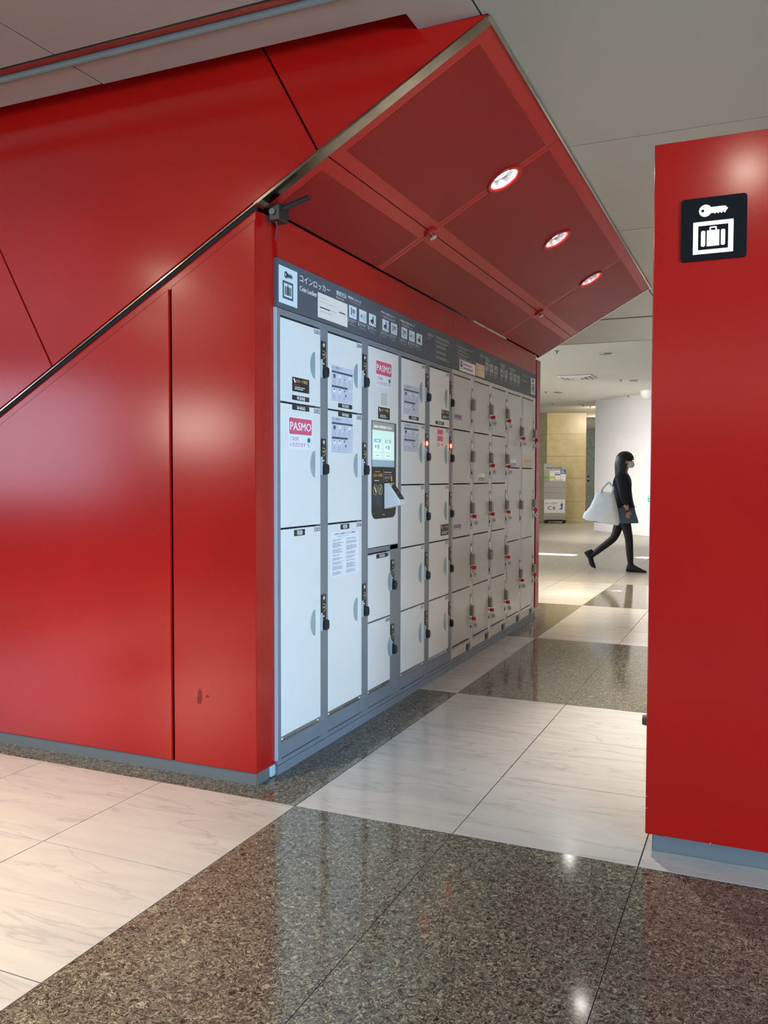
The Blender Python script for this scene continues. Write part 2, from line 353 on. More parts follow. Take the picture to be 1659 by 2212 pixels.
def downlight(name, P, N, r, power, label, ringk='red_border', color=NEUT, group=None, cat='light', spread=120, dep=1.0, wide=0):
    """recessed lamp: trim ring, reflector cup, glowing disc"""
    P = Vector(P); N = Vector(N).normalized()
    root = empty(name, P, label, cat, group)
    b = MB(); n = 32; a = N.orthogonal().normalized(); c = N.cross(a)
    def circ(rad, h): return [(a * math.cos(6.28318 * i / n) + c * math.sin(6.28318 * i / n)) * rad + N * h for i in range(n)]
    prof = [(r + .0135, .0016), (r + .0135, .006), (r + .004, .008), (r - .006, .004), (r - .008, -.004)]
    vs = []; 
    for q in prof: vs += circ(*q)
    fs = [(k * n + i, k * n + (i + 1) % n, (k + 1) * n + (i + 1) % n, (k + 1) * n + i) for k in range(len(prof) - 1) for i in range(n)]
    b.raw(vs, fs, ringk); b.build('trim_ring', root, smooth=True)
    b = MB(); vs = []; prof = [(r - .008, -.002 * dep), (r - .011, -.016 * dep), (r * .76, -.034 * dep), (r * .68, -.040 * dep)]
    for q in prof: vs += circ(*q)
    fs = [(k * n + i, k * n + (i + 1) % n, (k + 1) * n + (i + 1) % n, (k + 1) * n + i) for k in range(len(prof) - 1) for i in range(n)]
    b.raw(vs, fs, 'cup'); b.build('reflector', root, smooth=True)
    b = MB(); b.raw(circ(r * .68, -.039 * dep), [list(range(n))], 'lamp'); b.build('lamp', root)
    L = light('lamp_light', 'SPOT', (0, 0, 0), N, power, color); L.parent = root
    L.data.spot_size = R(spread); L.data.spot_blend = 1.0; L.data.shadow_soft_size = r * .55
    if wide:
        L2 = light('lamp_glow', 'SPOT', (0, 0, 0), N, wide, color); L2.parent = root; L2.location = N * .004; L2.rotation_euler = N.to_track_quat('-Z', 'Y').to_euler()
        L2.data.spot_size = R(168); L2.data.spot_blend = .3; L2.data.shadow_soft_size = r * .6
    L.location = N * -.034 * dep; L.rotation_euler = N.to_track_quat('-Z', 'Y').to_euler()
    return root
# ceiling lamps (most of them outside the frame, seen in reflections and as pools of light; the two in the passage are added)
CL = [(-2.75, 1.15, 1100, 'ceiling downlight over the white marble in front of the red wall'),
      (-4.4, .20, 1300, 'ceiling downlight further left over the concourse'),
      (-5.6, -1.1, 400, 'ceiling downlight at the far left of the concourse'),
      (-0.11, 1.0, 45, 'ceiling downlight in front of the red partition'),
      (.75, 4.9, 350, 'added fill downlight over the passage behind the red partition'), (.75, 7.2, 380, 'added fill downlight further along the passage behind the red partition'),  # both added to bounce light onto the far locker doors
      (-1.88, 9.33, 1300, 'ceiling downlight beyond the lockers over the white tiles')]
cuts = [cutter((x, y, ZC - .1), (x, y, ZC + .095), .0795) for x, y, *_ in CL]
for o in cp:
    xs = [v.co.x for v in o.data.vertices]; ys = [v.co.y for v in o.data.vertices]
    cs = [c for c, (x, y, *_r) in zip(cuts, CL) if min(xs) - .1 < x < max(xs) + .1 and min(ys) - .1 < y < max(ys) + .1]
    if cs: cut(o, cs)
for c in cuts: bpy.data.objects.remove(c)
for x, y, pw, lb in CL: downlight('ceiling_light', (x, y, ZC), (0, 0, -1), .08, pw, lb, 'steel', WARM, 'ceiling downlights', 'light', 98, .3, (14 if x > -1 else 30) if y < 2 else 0)

# ------------------------------------------------------------------ red wall below the sloping hull
SL = 0.5600                                            # slope of the underside
X0, Z0 = -1.848, 2.328                                 # line where the underside meets the fascia
apx = -.905; apz = Z0 + SL * (apx - X0)
zs = lambda x: Z0 + SL * (x - X0)
wl = empty('wall_left', (0, 0, 0), kind='structure')
def wpoly(x0, x1, zb, off, y0, y1, k='red'):
    b = MB(); b.plane((0, 0, 0), (1, 0, 0), (0, 0, 1))   # N = -Y
    b.prism([(x0, zb), (x1, zb), (x1, zs(x1) - off), (x0, zs(x0) - off)], -y1, -y0, k); return b
wpoly(-4.3, -2.279, .05, .055, YW, YW + .05).build('wall_panel', wl, bevel=.003)
wpoly(-2.2655, -1.859, .05, .055, YW, YW + .05).build('wall_panel', wl, bevel=.003)
wpoly(-2.279, -2.2655, .05, .055, YW + .012, YW + .05, 'red_dark').build('joint', wl)
b = wpoly(-4.3, -1.863, .05, .012, YW + .012, YW + .05); b.build('top_flange', wl)
wpoly(-4.3, -1.9, .0, .03, YW + .05, YW + .12, 'red_dark').build('backing', wl)
b = MB(); b.box(-1.90, -1.859, YW + .0502, 3.094, .05, 2.31, 'red'); b.box(-1.8615, -1.8592, YW + .004, YW + .0501, .05, 2.27, 'red'); b.build('corner_return', wl)
b = MB(); b.box(-4.3, -1.862, YW + .006, YW + .049, 0, .0495, 'rubber_grey'); b.box(-1.90, -1.862, YW + .05, 3.05, 0, .0495, 'rubber_grey')
b.box(-1.8615, -1.8605, YW + .004, YW + .010, 0, .0495, 'chrome'); tag(b.build('baseboard_left'), kind='structure')
b = MB(); b.plane((-2.135, YW, .34), (1, 0, 0), (0, 0, 1)); b.prism([(-.012, -.03), (.004, -.035), (.014, -.01), (.010, .02), (.0, .034), (-.010, .01)], .0002, .0006, 'scuff')
b.prism([(.03, 0), (.045, -.004), (.05, .006), (.034, .01)], .0002, .0006, 'scuff'); b.build('scuff', wl)

# ------------------------------------------------------------------ sloping red hull (canopy)
hull = empty('sloping_canopy', (-1.848, YW, 0), 'large red panelled hull sloping up to the ceiling above the lockers', 'canopy')
hp = Vector((-1.848, YW, 0))
dS = Vector((1, 0, SL)).normalized()                    # along the slope
cs = math.cos(math.atan(SL)); sn = math.sin(math.atan(SL))
def xs_on(x, h):                                        # point h above the slope line, measured at right angles
    return (x - sn * h, zs(x) + cs * h)
# seams at right angles to the slope, crossing the slope line at these x
seams = [-6.2, -2.907, -1.570, apx]
TOP = 3.05
for a, c_ in zip(seams[:-1], seams[1:]):
    g = .004; pts = []
    pa, pb = xs_on(a + g, .012), xs_on(c_ - g, .012)
    if c_ == apx: pb = (apx, apz + .004)
    def up_(x):                                          # follow the seam until the top line
        h = (TOP - zs(x)) / cs
        return xs_on(x, max(h, .012))
    pts = [pa, pb]
    if c_ != apx: pts.append(up_(c_ - g))
    else: pts.append((apx, ZC - .002)); pts.append((-1.166, ZC - .002)); pts.append((-1.166, TOP))
    pts.append(up_(a + g))
    b = MB(); b.plane((-hp.x, -hp.y, 0), (1, 0, 0), (0, 0, 1)); b.prism(pts, -YW - .02, -YW + .008, 'red'); b.build('side_panel', hull)
b = MB(); b.plane((-hp.x, -hp.y, 0), (1, 0, 0), (0, 0, 1)); b.prism([xs_on(-6.2, .02), (apx - .06, apz - .01), (-1.2, 2.855), (-1.2, 3.04), (-6.2, 3.04)], -YW - .05, -YW - .021, 'red_dark'); b.build('backing', hull)
# lower edge trim along the whole gable: dark gap and polished strip
b = MB(); b.plane((-hp.x, -hp.y, 0), (1, 0, 0), (0, 0, 1))
b.prism([(-6.2, zs(-6.2) - .012), (X0 - .01, zs(X0 - .01) - .012), (X0 - .01, zs(X0 - .01) + .012), (-6.2, zs(-6.2) + .012)], -YW - .02, -YW - .002, 'dark')
b.prism([(-6.2, zs(-6.2) + .000), (X0, zs(X0) + .000), (X0, zs(X0) + .006), (-6.2, zs(-6.2) + .006)], -YW - .004, -YW + .006, 'trim'); b.build('shadow_gap', hull)
# soffit local frame: u along slope from X0, v along +Y, normal pointing down into the passage
def sof(u, v, h=0): return Vector((X0 + cs * u - hp.x + sn * h, v - hp.y, Z0 + sn * u - cs * h))
UL = (apx - X0) / cs
Nd = Vector((sn, 0, -cs))
VS = [YW + .055, 4.12, 6.41, 7.60]
us = (-1.5615 - X0) / cs
cutl = []
LY = [4.125, 5.282, 6.418]; lu = (-1.182 - X0) / cs
for y in LY:
    c = cutter(sof(lu, y, -.095) , sof(lu, y, .1), .0795); c.location = hull.location; cutl.append(c)
def sofbox(u0, u1, v0, v1, h0, h1, k, name):
    b = MB()
    P = [sof(u, v, h) for u in (u0, u1) for v in (v0, v1) for h in (h0, h1)]
    b.raw(P, [(0, 1, 3, 2), (4, 6, 7, 5), (0, 4, 5, 1), (2, 3, 7, 6), (0, 2, 6, 4), (1, 5, 7, 3)], k); return b.build(name, hull)
bpy.context.view_layer.update()
for r_, (u0, u1) in enumerate(((.004, us), (us, UL))):
    for v0, v1 in zip(VS[:-1], VS[1:]):
        g = .0025
        o = sofbox(u0 + g, u1 - g, v0 + g, v1 - g, -.012, 0, 'red_border', 'soffit_panel')
        bw, bv = .062, (.034 if v0 > 3.1 else .05), 
        uu0 = u0 + (bw if r_ else .004); uu1 = u1 - (bw if r_ == 0 else .075)
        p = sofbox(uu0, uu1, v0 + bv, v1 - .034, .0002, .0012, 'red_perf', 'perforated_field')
        p.parent = o
        for q in (o, p):
            if r_: cut(q, cutl)
for c in cutl: bpy.data.objects.remove(c)
sofbox(0, UL, YW + .1, 7.60, -.13, -.10, 'dark', 'cavity_lid')
sofbox(-.01, UL + .0, YW - .004, YW + .054, -.012, .001, 'trim', 'edge_trim')
sofbox(-.02, UL + .0, 7.601, 7.625, -.03, .003, 'steel', 'edge_trim')
b = MB(); b.plane((-hp.x, -hp.y, 0), (1, 0, 0), (0, 0, 1)); b.prism([(X0 - .3, Z0 + .02), (X0, Z0 + .02), (apx, apz + .02), (apx, TOP), (X0 - .3, TOP)], -7.62, -7.602, 'red'); b.build('end_panel', hull)
b = MB(); b.box(apx + 1.848 - .002, apx + 1.848 + .006, 0, 7.62 - YW, ZC - .004 - .012, ZC - .0015, 'steel'); b.build('ceiling_trim', hull)
for i, y in enumerate(LY):
    P = Vector((X0 + cs * lu, y, Z0 + sn * lu))
    downlight('soffit_downlight', P, Nd, .08, 540, ['nearest round downlight in the red sloping soffit', 'middle round downlight in the red sloping soffit', 'farthest round downlight in the red sloping soffit'][i], 'red_border', NEUT, 'soffit downlights', 'light', 72)
for i, v in enumerate((4.12, 6.41)):
    P = Vector((X0 + cs * us, v, Z0 + sn * us))
    rt_ = empty('heat_detector', P, ['small round red detector at the nearer crossing of the soffit seams', 'small round red detector at the farther crossing of the soffit seams'][i], 'detector')
    b = MB(); b.tube(Nd * .0025, Nd * .014, .036, .034, 'red_border', 24); b.build('base', rt_)
    b = MB(); b.tube(Nd * .014, Nd * .032, .012, .012, 'steel', 14); b.tube(Nd * .032, Nd * .035, .02, .02, 'steel', 16); b.build('sensor', rt_)

# small black spotlight bracket with arm at the near corner
br = empty('spot_bracket', (-1.80, 3.03, 2.325), 'small black clamp with a straight arm at the near lower corner of the soffit', 'bracket')
b = MB(); b.box(-.025, .03, -.035, .035, -.055, .012, 'black'); b.build('housing', br, bevel=.006)
b = MB(); b.tube((.02, -.01, -.005), (.13, .02, .035), .010, .010, 'black', 10); b.build('arm', br)
b = MB(); b.tube((-.005, -.037, -.02), (-.005, -.043, -.02), .012, .012, 'rubber_grey', 14); b.build('screw_cap', br)
b = MB(); pts = [(.0, -.02, -.05), (.003, -.015, -.075), (-.004, -.01, -.10), (-.012, -.005, -.125)]
for p, q in zip(pts[:-1], pts[1:]): b.tube(p, q, .0022, .0022, 'black', 6)
b.build('cable', br)

# ------------------------------------------------------------------ fascia over the lockers and far end
fa = empty('red_fascia', (XL, 3.10, 0), 'red painted fascia strip between the grey header and the sloping soffit', 'fascia')
for y0, y1 in ((3.096, 5.2795), (5.2825, 7.486)):
    b = MB(); b.box(-.03, 0, y0 - 3.10, y1 - 3.10, 2.1555, 2.322, 'red'); b.build('fascia_panel', fa)
b = MB(); b.box(-.0302, -.004, 5.2795 - 3.1, 5.2825 - 3.1, 2.156, 2.32, 'red_dark'); b.build('joint', fa)
b = MB(); b.box(-.0500, -.0305, 3.096 - 3.10, 7.486 - 3.10, 2.1555, 2.322, 'dark'); b.build('backing', fa)
ep = empty('end_panel', (XL, 7.486, 0), 'narrow red end wall closing the far end of the locker bay', 'wall panel')
b = MB(); b.box(-.3, -.02, 0, .029, .06, 2.32, 'red'); b.build('inner_return', ep)
b = MB(); b.box(-.3, .004, .030, .155, .10, 2.29, 'red'); b.build('outer_panel', ep, bevel=.002)
b = MB(); b.box(-.3, -.02, .0, .12, 0, .0595, 'rubber_grey'); b.build('plinth', ep)

# ------------------------------------------------------------------ lockers
def at_x(mb, x): mb.plane((x, 0, 0), (0, 1, 0), (0, 0, 1)); return mb
def d_handle(y1, zt, parent):
    """half-moon pull: straight edge on the right, curved shell to the left"""
    b = MB(); h = .119; w = .042; n = 12; m = 5; cz = zt - h / 2; vs = []
    for j in range(m + 1):
        t = j / m                                       # 0 = outer arc lying on the door, 1 = straight lip
        for i in range(n + 1):
            a = math.pi * (i / n) - math.pi / 2
            z = cz + math.sin(a) * h / 2; yo = y1 - math.cos(a) * w
            vs.append((.0025 + .0025 * math.sin(t * math.pi / 2) * math.cos(a) ** .6 if math.cos(a) > 0 else .001, yo + (y1 - yo) * t, z))
    fs = [(j * (n + 1) + i, j * (n + 1) + i + 1, (j + 1) * (n + 1) + i + 1, (j + 1) * (n + 1) + i) for j in range(m) for i in range(n)]
    b.raw(vs, fs, 'handle')
    b.raw([(.0012, y1 + .0015, cz - h / 2), (.003, y1 + .0015, cz - h / 2), (.003, y1 + .0015, cz + h / 2), (.0012, y1 + .0015, cz + h / 2)] +
          [(.0012, y1 - .001, cz - h / 2), (.003, y1 - .001, cz - h / 2), (.003, y1 - .001, cz + h / 2), (.0012, y1 - .001, cz + h / 2)],
          [(0, 1, 2, 3), (7, 6, 5, 4), (1, 5, 6, 2), (0, 3, 7, 4)], 'coinbox')
    return b.build('handle', parent, smooth=True)
def elock(y, T, parent, led=False):
    zt = T - .052
    b = at_x(MB(), 0); b.rect(y, y + .043, zt - .165, zt, .0005, .004, 'sblack')
    b.disc(y + .021, zt - .016, .011, .011, .004, .0055, 'coinbox'); b.disc(y + .020, zt - .016, .005, .005, .0055, .0058, 'white_ink')
    for i in range(14):
        t0 = -1.75 + i * .27; t1 = t0 + .27; c = (y + .018, zt - .060)
        b.prism([(c[0] + .019 * math.cos(t0), c[1] + .019 * math.sin(t0)), (c[0] + .019 * math.cos(t1), c[1] + .019 * math.sin(t1)), (c[0] + .0165 * math.cos(t1), c[1] + .0165 * math.sin(t1)), (c[0] + .0165 * math.cos(t0), c[1] + .0165 * math.sin(t0))], .004, .0045, 'yellow')
    b.rect(y + .010, y + .028, zt - .062, zt - .056, .004, .0046, 'grey_ink')
    b.rect(y + .012, y + .024, zt - .103, zt - .097, .004, .0046, 'white_ink')
    b.prism([(y + .008, zt - .128), (y + .02, zt - .125), (y + .028, zt - .117), (y + .012, zt - .113)], .004, .0046, 'yellow')
    lk = b.build('lock', parent)
    b = at_x(MB(), 0); b.rect(y - .006, y + .005, zt - .165, zt - .083, .001, .007, 'frame_light'); b.build('bracket', lk)
    b = MB(); cz = zt - .138; cy = y + .020
    b.plane((0, cy - .010, 0), (1, 0, 0), (0, 0, 1))
    b.prism([(.004, cz - .022), (.022, cz - .026), (.027, cz - .018), (.029, cz), (.027, cz + .017), (.022, cz + .023), (.004, cz + .024)], -.024, 0, 'black')
    b.build('knob', lk, bevel=.005)
    if led:
        b = at_x(MB(), 0); b.disc(y + .012, zt - .060, .012, .013, .0048, .010, 'led_red'); b.build('indicator_lamp', lk)
    return lk
def numplate(t, y1, zt, parent):
    b = at_x(MB(), 0); b.rect(y1 - .070, y1 - .002, zt - .030, zt - .002, .0022, .0027, 'tag'); b.text(t, y1 - .063, y1 - .006, zt - .026, zt - .006, .0029, 'ink'); return b.build('number_plate', parent)
def price(t, y0, y1, z0, z1, parent, k='sblack'):
    b = at_x(MB(), 0); b.rrect(y0, y1, z0, z1, .002, .0022, .0027, k); w = y1 - y0
    b.text(t, y0 + w * .27, y1 - w * .25, z0 + .003, z1 - .003, .0029, 'white_ink'); return b.build('price_label', parent)
def transit_card(y0, y1, z0, z1, parent, faded=False):
    b = at_x(MB(), 0); w = y1 - y0; h = z1 - z0; b.rrect(y0, y1, z0, z1, .004, .0022, .0027, 'paper')
    b.rrect(y0 + w * .035, y1 - w * .035, z1 - h * .54, z1 - h * .05, .006, .0027, .003, 'pink')
    b.text('PASMO', y0 + w * .07, y1 - w * .07, z1 - h * .42, z1 - h * .18, .0033, 'paper')
    b.text('ご利用', y0 + w * .06, y0 + w * .40, z1 - h * .74, z1 - h * .62, .003, 'pink_ink')
    b.text('いただけます', y0 + w * .06, y0 + w * .70, z1 - h * .92, z1 - h * .79, .003, 'pink_ink')
    b.ring(y1 - w * .14, z0 + h * .24, w * .095, h * .17, .0015, .003, .0032, 'teal'); b.disc(y1 - w * .16, z0 + h * .30, w * .06, h * .075, .003, .0034, 'green_ink')
    b.lines(y1 - w * .21, y1 - w * .08, z0 + h * .12, z0 + h * .18, 1, .003, 'ink_soft')
    return b.build('card_sticker', parent)
def ic_sticker(y0, y1, z0, z1, parent):
    b = at_x(MB(), 0); w = y1 - y0; h = z1 - z0; b.rrect(y0, y1, z0, z1, .003, .0022, .0027, 'sblack')
    b.prism([(y0 + w * .06, z1 - h * .12), (y0 + w * .12, z1 - h * .08), (y0 + w * .20, z1 - h * .34), (y0 + w * .14, z1 - h * .40)], .0027, .003, 'white_ink')
    b.text('ICカード専用', y0 + w * .22, y0 + w * .88, z1 - h * .36, z1 - h * .12, .003, 'yellow')
    b.lines(y0 + w * .1, y0 + w * .6, z1 - h * .58, z1 - h * .48, 1, .0028, 'red_plastic'); b.lines(y0 + w * .15, y0 + w * .95, z0 + h * .12, z0 + h * .38, 2, .0028, 'white_ink')
    return b.build('notice_sticker', parent)
def leaflet(y0, y1, z0, z1, parent, title=True):
    b = at_x(MB(), 0); w = y1 - y0; h = z1 - z0; rn = random.Random(int(y0 * 1000)); b.rect(y0, y1, z0, z1, .0022, .0026, 'leaflet')
    Y = lambda t: y0 + w * t; Z = lambda t: z1 - h * t
    b.text('ICカード専用ロッカー', Y(.02), Y(.5), Z(.10), Z(.03), .003, 'ink'); b.lines(Y(.02), Y(.46), Z(.145), Z(.12), 1, .0027, 'ink_soft', rn); b.lines(Y(.62), Y(.96), Z(.15), Z(.04), 4, .0027, 'ink_faint', rn, .35)
    b.rect(Y(.01), Y(.99), Z(.21), Z(.155), .0027, .003, 'ink'); b.rect(Y(.01), Y(.75), Z(.62), Z(.565), .0027, .003, 'ink')
    for (a0, a1, q0, q1) in ((.01, .99, .56, .155), (.01, .75, .985, .565)):
        for e in (a0, a1 - .006): b.rect(Y(e), Y(e + .006), Z(q0), Z(q1), .0027, .0029, 'ink_soft')
        b.rect(Y(a0), Y(a1), Z(q0), Z(q0 - .008), .0027, .0029, 'ink_soft')
    for i in range(4):
        a = .08 + i * .24
        b.rrect(Y(a), Y(a + .10), Z(.36), Z(.25), .002, .0027, .003, ['ink', 'paper', 'ink_faint', 'paper'][i]); b.rect(Y(a + .03), Y(a + .07), Z(.385), Z(.33), .003, .0032, 'ink_soft')
        b.lines(Y(a - .03), Y(a + .15), Z(.53), Z(.41), 4, .0027, 'ink_soft', rn, .3)
    for i in range(3):
        a = .08 + i * .24
        b.rrect(Y(a), Y(a + .10), Z(.76), Z(.64), .002, .0027, .003, ['paper', 'paper', 'ink_faint'][i]); b.rect(Y(a + .02), Y(a + .07), Z(.69), Z(.65), .003, .0032, 'ink')
        b.lines(Y(a - .03), Y(a + .13), Z(.94), Z(.82), 4, .0027, 'ink_soft', rn, .3)
    b.disc(Y(.66), Z(.80), w * .03, h * .035, .0027, .0032, 'ink'); b.lines(Y(.79), Y(.97), Z(.92), Z(.68), 7, .0027, 'ink_faint', rn, .35)
    return b.build('instruction_leaflet', parent)

ROW = [1.92, 1.5665, 1.212, .858, .5045, .152]
def unit(y0, name, label, key=False):
    return empty(name, (XL, y0, 0), label, 'locker', 'key lockers' if key else 'electronic lockers')
def carcass(r, w, dy0, dy1, key=False, top=1.951):
    fk = 'key_frame' if key else 'frame'
    b = MB(); b.box(-.55, -.026, .002, w - .002, .062, top, 'dark')
    b.box(-.0259, 0, .0008, dy0, .062, top, fk); b.box(-.0259, 0, dy1, w - .0008, .062, top, fk)
    b.box(-.0259, 0, dy0, dy1, 1.9245, top, fk)
    b.box(-.0259, 0, dy0, dy1, .066, .132 if not key else .128, fk)
    b.build('frame', r)
    if not key:
        b = MB(); b.box(-.0258, -.004, dy0 + .002, dy1 - .002, .1325, .151, 'chrome')
        at_x(b, -.004); b.disc(dy0 + .014, .142, .004, .004, 0, .002, 'tag', 8); b.disc(dy1 - .014, .142, .004, .004, 0, .002, 'tag', 8); b.build('hinge_strip', r)
        b = MB(); b.box(-.001, .0012, .002, w - .002, .0665, .128, 'plinth_blue'); b.build('kick_panel', r)
    else:
        b = MB(); b.box(-.0258, .003, dy0, dy1, .1285, .1435, 'steel'); b.build('hinge_strip', r)
        b = at_x(MB(), 0); b.rect(w - .130, w - .035, .068, .118, .0003, .002, 'coinbox'); b.rect(w - .122, w - .095, .074, .112, .002, .003, 'dark'); b.rect(w - .085, w - .055, .08, .105, .002, .003, 'sblack'); b.build('vent_plate', r)
def door(r, y0, y1, z0, z1, k, handle=True):
    b = MB(); b.box(-.022, .002, y0, y1, z0 + .0035, z1 - .0045, k); d = b.build('door', r, bevel=.0015)
    return d

ELEC = [  # start y, list of (top, bottom, number)
    (3.096, .026, .376, [(1.92, 1.5665, '5001'), (1.5665, 1.036, '5002'), (1.036, .152, '5003')], 'leftmost white locker column, doors 5001 to 5003, nearest the red wall'),
    (3.5315, .0175, .3805, [(1.92, 1.5665, '5004'), (1.5665, 1.036, '5005'), (1.036, .152, '5006')], 'white locker column with doors 5004 to 5006, left of the touch screen'),
    (3.967, .024, .414, [], 'locker column with the touch screen terminal above doors 5007 and 5008'),
    (4.4025, .0245, .3875, [(ROW[i], ROW[i + 1], '50%02d' % (9 + i)) for i in range(5)], 'white five-door locker column just right of the touch screen, doors 5009 to 5013'),
    (4.838, .031, .379, [(ROW[i], ROW[i + 1], '50%02d' % (14 + i)) for i in range(5)], 'last white locker column beside the grey key lockers, doors 5014 to 5018')]
PRICE = {'5001': '¥300', '5002': '¥400', '5003': '¥500', '5004': '¥300', '5005': '¥400', '5006': '¥500', '5009': '¥300', '5014': '¥300', '5007': '¥300'}
for ci, (ys, d0, d1, doors, lab) in enumerate(ELEC):
    w = .4355 if ci < 4 else .442
    r = unit(ys, 'locker_cabinet', lab)
    if ci == 2:
        fk = 'frame'; b = MB(); b.box(-.55, -.026, .002, w - .002, .062, 1.951, 'dark')
        b.box(-.0259, 0, .0008, d0, .062, 1.951, fk); b.box(-.0259, 0, d1, w - .0008, .89, 1.951, fk); b.box(-.0259, 0, .310, w - .0008, .062, .8895, fk)
        b.box(-.0259, 0, d0, d1, 1.9245, 1.951, fk); b.box(-.0259, 0, d0, .3095, .066, .132, fk); b.box(-.0259, 0, d0, d1, .862, .8855, fk); b.build('frame', r)
        b = MB(); b.box(-.0258, -.004, d0 + .002, .306, .1325, .151, 'chrome'); at_x(b, -.004); b.disc(d0 + .014, .142, .004, .004, 0, .002, 'tag', 8); b.build('hinge_strip', r)
        b = MB(); b.box(-.001, .0012, .002, w - .002, .0665, .128, 'plinth_blue'); b.build('kick_panel', r)
        # terminal
        t = door(r, d0, d1, .886, 1.9235, 'white_door'); t.name = 'terminal_panel'
        o = -ys                                            # world y -> local y
        transit_card(4.076 + o, 4.291 + o, 1.724, 1.865, t)
        b = at_x(MB(), 0)
        for i in range(4):
            for j in range(7): b.disc(4.156 + o + i * .0195, 1.692 - j * .0093, .0042, .0024, .0021, .0028, 'ink', 8)
        b.build('speaker_grille', t); ic_sticker(4.110 + o, 4.262 + o, 1.559, 1.621, t)
        b = at_x(MB(), 0); ya_, yb_ = 4.029 + o, 4.346 + o
        b.prism([(ya_, 1.545), (yb_, 1.545), (yb_, 1.078), (yb_ - .006, 1.060), (yb_ - .016, 1.047), (yb_ - .032, 1.039), (yb_ - .05, 1.036), (ya_ + .05, 1.036), (ya_ + .032, 1.039), (ya_ + .016, 1.047), (ya_ + .006, 1.060), (ya_, 1.078)], .0022, .0040, 'sblack')
        b.text('ICカード専用', 4.050 + o, 4.160 + o, 1.254, 1.272, .0042, 'yellow'); b.lines(4.07 + o, 4.14 + o, 1.279, 1.286, 1, .0042, 'yellow'); b.lines(4.06 + o, 4.145 + o, 1.232, 1.240, 1, .0042, 'white_ink')
        b.rect(4.178 + o, 4.1795 + o, 1.225, 1.298, .0042, .0045, 'yellow'); b.lines(4.19 + o, 4.33 + o, 1.276, 1.283, 1, .0042, 'white_ink'); b.lines(4.19 + o, 4.29 + o, 1.266, 1.270, 1, .0042, 'grey_ink')
        b.text('ICカード', 4.196 + o, 4.258 + o, 1.243, 1.258, .0042, 'white_ink'); b.lines(4.196 + o, 4.235 + o, 1.230, 1.236, 1, .0042, 'grey_ink')
        b.prism([(4.272 + o, 1.256), (4.285 + o, 1.262), (4.294 + o, 1.236), (4.28 + o, 1.230)], .0042, .0046, 'yellow')
        for cy in (4.073, 4.136): b.ring(cy + o, 1.188, .027, .027, .0028, .0042, .0046, 'yellow')
        b.prism([(4.060 + o, 1.200), (4.068 + o, 1.204), (4.088 + o, 1.176), (4.078 + o, 1.172)], .0042, .0046, 'white_ink')
        b.prism([(4.118 + o, 1.168), (4.121 + o, 1.167), (4.154 + o, 1.208), (4.151 + o, 1.209)], .0042, .0047, 'yellow'); b.rrect(4.126 + o, 4.142 + o, 1.180, 1.198, .002, .0042, .0044, 'coinbox')
        b.lines(4.165 + o, 4.20 + o, 1.052, 1.060, 1, .0042, 'white_ink'); b.build('black_fascia', t)
        b = at_x(MB(), 0); s0, s1 = 4.031 + o, 4.318 + o
        b.rect(s0 - .001, 4.345 + o, 1.306, 1.543, .0042, .0050, 'header')
        b.rect(s0, s1, 1.498, 1.541, .0050, .0053, 'screen_top'); b.rect(s0, s1, 1.344, 1.498, .0050, .0053, 'screen'); b.rect(s0, s1, 1.308, 1.344, .0050, .0053, 'screen_low')
        b.text('ご利用になる項目を選んでください。', 4.045 + o, 4.285 + o, 1.509, 1.523, .0055, 'scr_text')
        for (a0, a1, hk) in ((4.053, 4.139, 'scr_blue'), (4.189, 4.275, 'scr_green')):
            b.rect(a0 + o, a1 + o, 1.389, 1.452, .0053, .0056, 'scr_pale'); b.rect(a0 + o, a1 + o, 1.433, 1.452, .0056, .0058, hk); b.rect(a0 + o + .03, a1 + o - .03, 1.439, 1.446, .0058, .006, 'scr_text')
            b.rect(a0 + o + .012, a0 + o + .03, 1.405, 1.420, .0056, .0058, 'lemon'); b.rect(a0 + o + .04, a0 + o + .066, 1.400, 1.424, .0056, .0058, 'scr_blue')
            b.rect(a0 + o, a1 + o, 1.356, 1.377, .0053, .0056, 'scr_pale'); b.lines(a0 + o + .02, a1 + o - .01, 1.362, 1.371, 1, .0057, 'ink_soft')
        b.build('touch_screen', t)
        b = MB(); yr0, yr1 = 4.180 + o, 4.262 + o            # wedge-shaped card reader
        b.plane((0, yr0, 0), (1, 0, 0), (0, 0, 1))
        b.prism([(.0045, 1.085), (.0045, 1.222), (.030, 1.222), (.098, 1.128), (.094, 1.108)], -(yr1 - yr0), 0, 'reader'); rd = b.build('card_reader', r, bevel=.005)
        b = MB(); P0, P1 = Vector((.034, 0, 1.2175)), Vector((.094, 0, 1.1345)); nn = Vector((P0.z - P1.z, 0, P1.x - P0.x)).normalized(); e = .010
        q = lambda t_, y, h: (P0 + (P1 - P0) * t_ + nn * h) + Vector((0, y, 0))
        b.raw([q(t_, y, h) for h in (.0006, .0018) for t_, y in ((.03, yr0 + e), (.97, yr0 + e), (.97, yr1 - e), (.03, yr1 - e))], [(3, 2, 1, 0), (4, 5, 6, 7), (0, 1, 5, 4), (1, 2, 6, 5), (2, 3, 7, 6), (3, 0, 4, 7)], 'sblack')
        for tt, wd in ((.28, .02), (.48, .014), (.58, .03), (.82, .04)):
            b.raw([q(t_, y, .0021) for t_, y in ((tt, yr0 + .041 - wd / 2), (tt + .03, yr0 + .041 - wd / 2), (tt + .03, yr0 + .041 + wd / 2), (tt, yr0 + .041 + wd / 2))], [(0, 1, 2, 3)], 'grey_ink')
        b.raw([q(t_, y, .0024) for t_, y in ((.07, yr0 + .014), (.13, yr0 + .014), (.13, yr0 + .021), (.07, yr0 + .021))], [(0, 1, 2, 3)], 'led_green')
        b.build('reader_pad', rd)
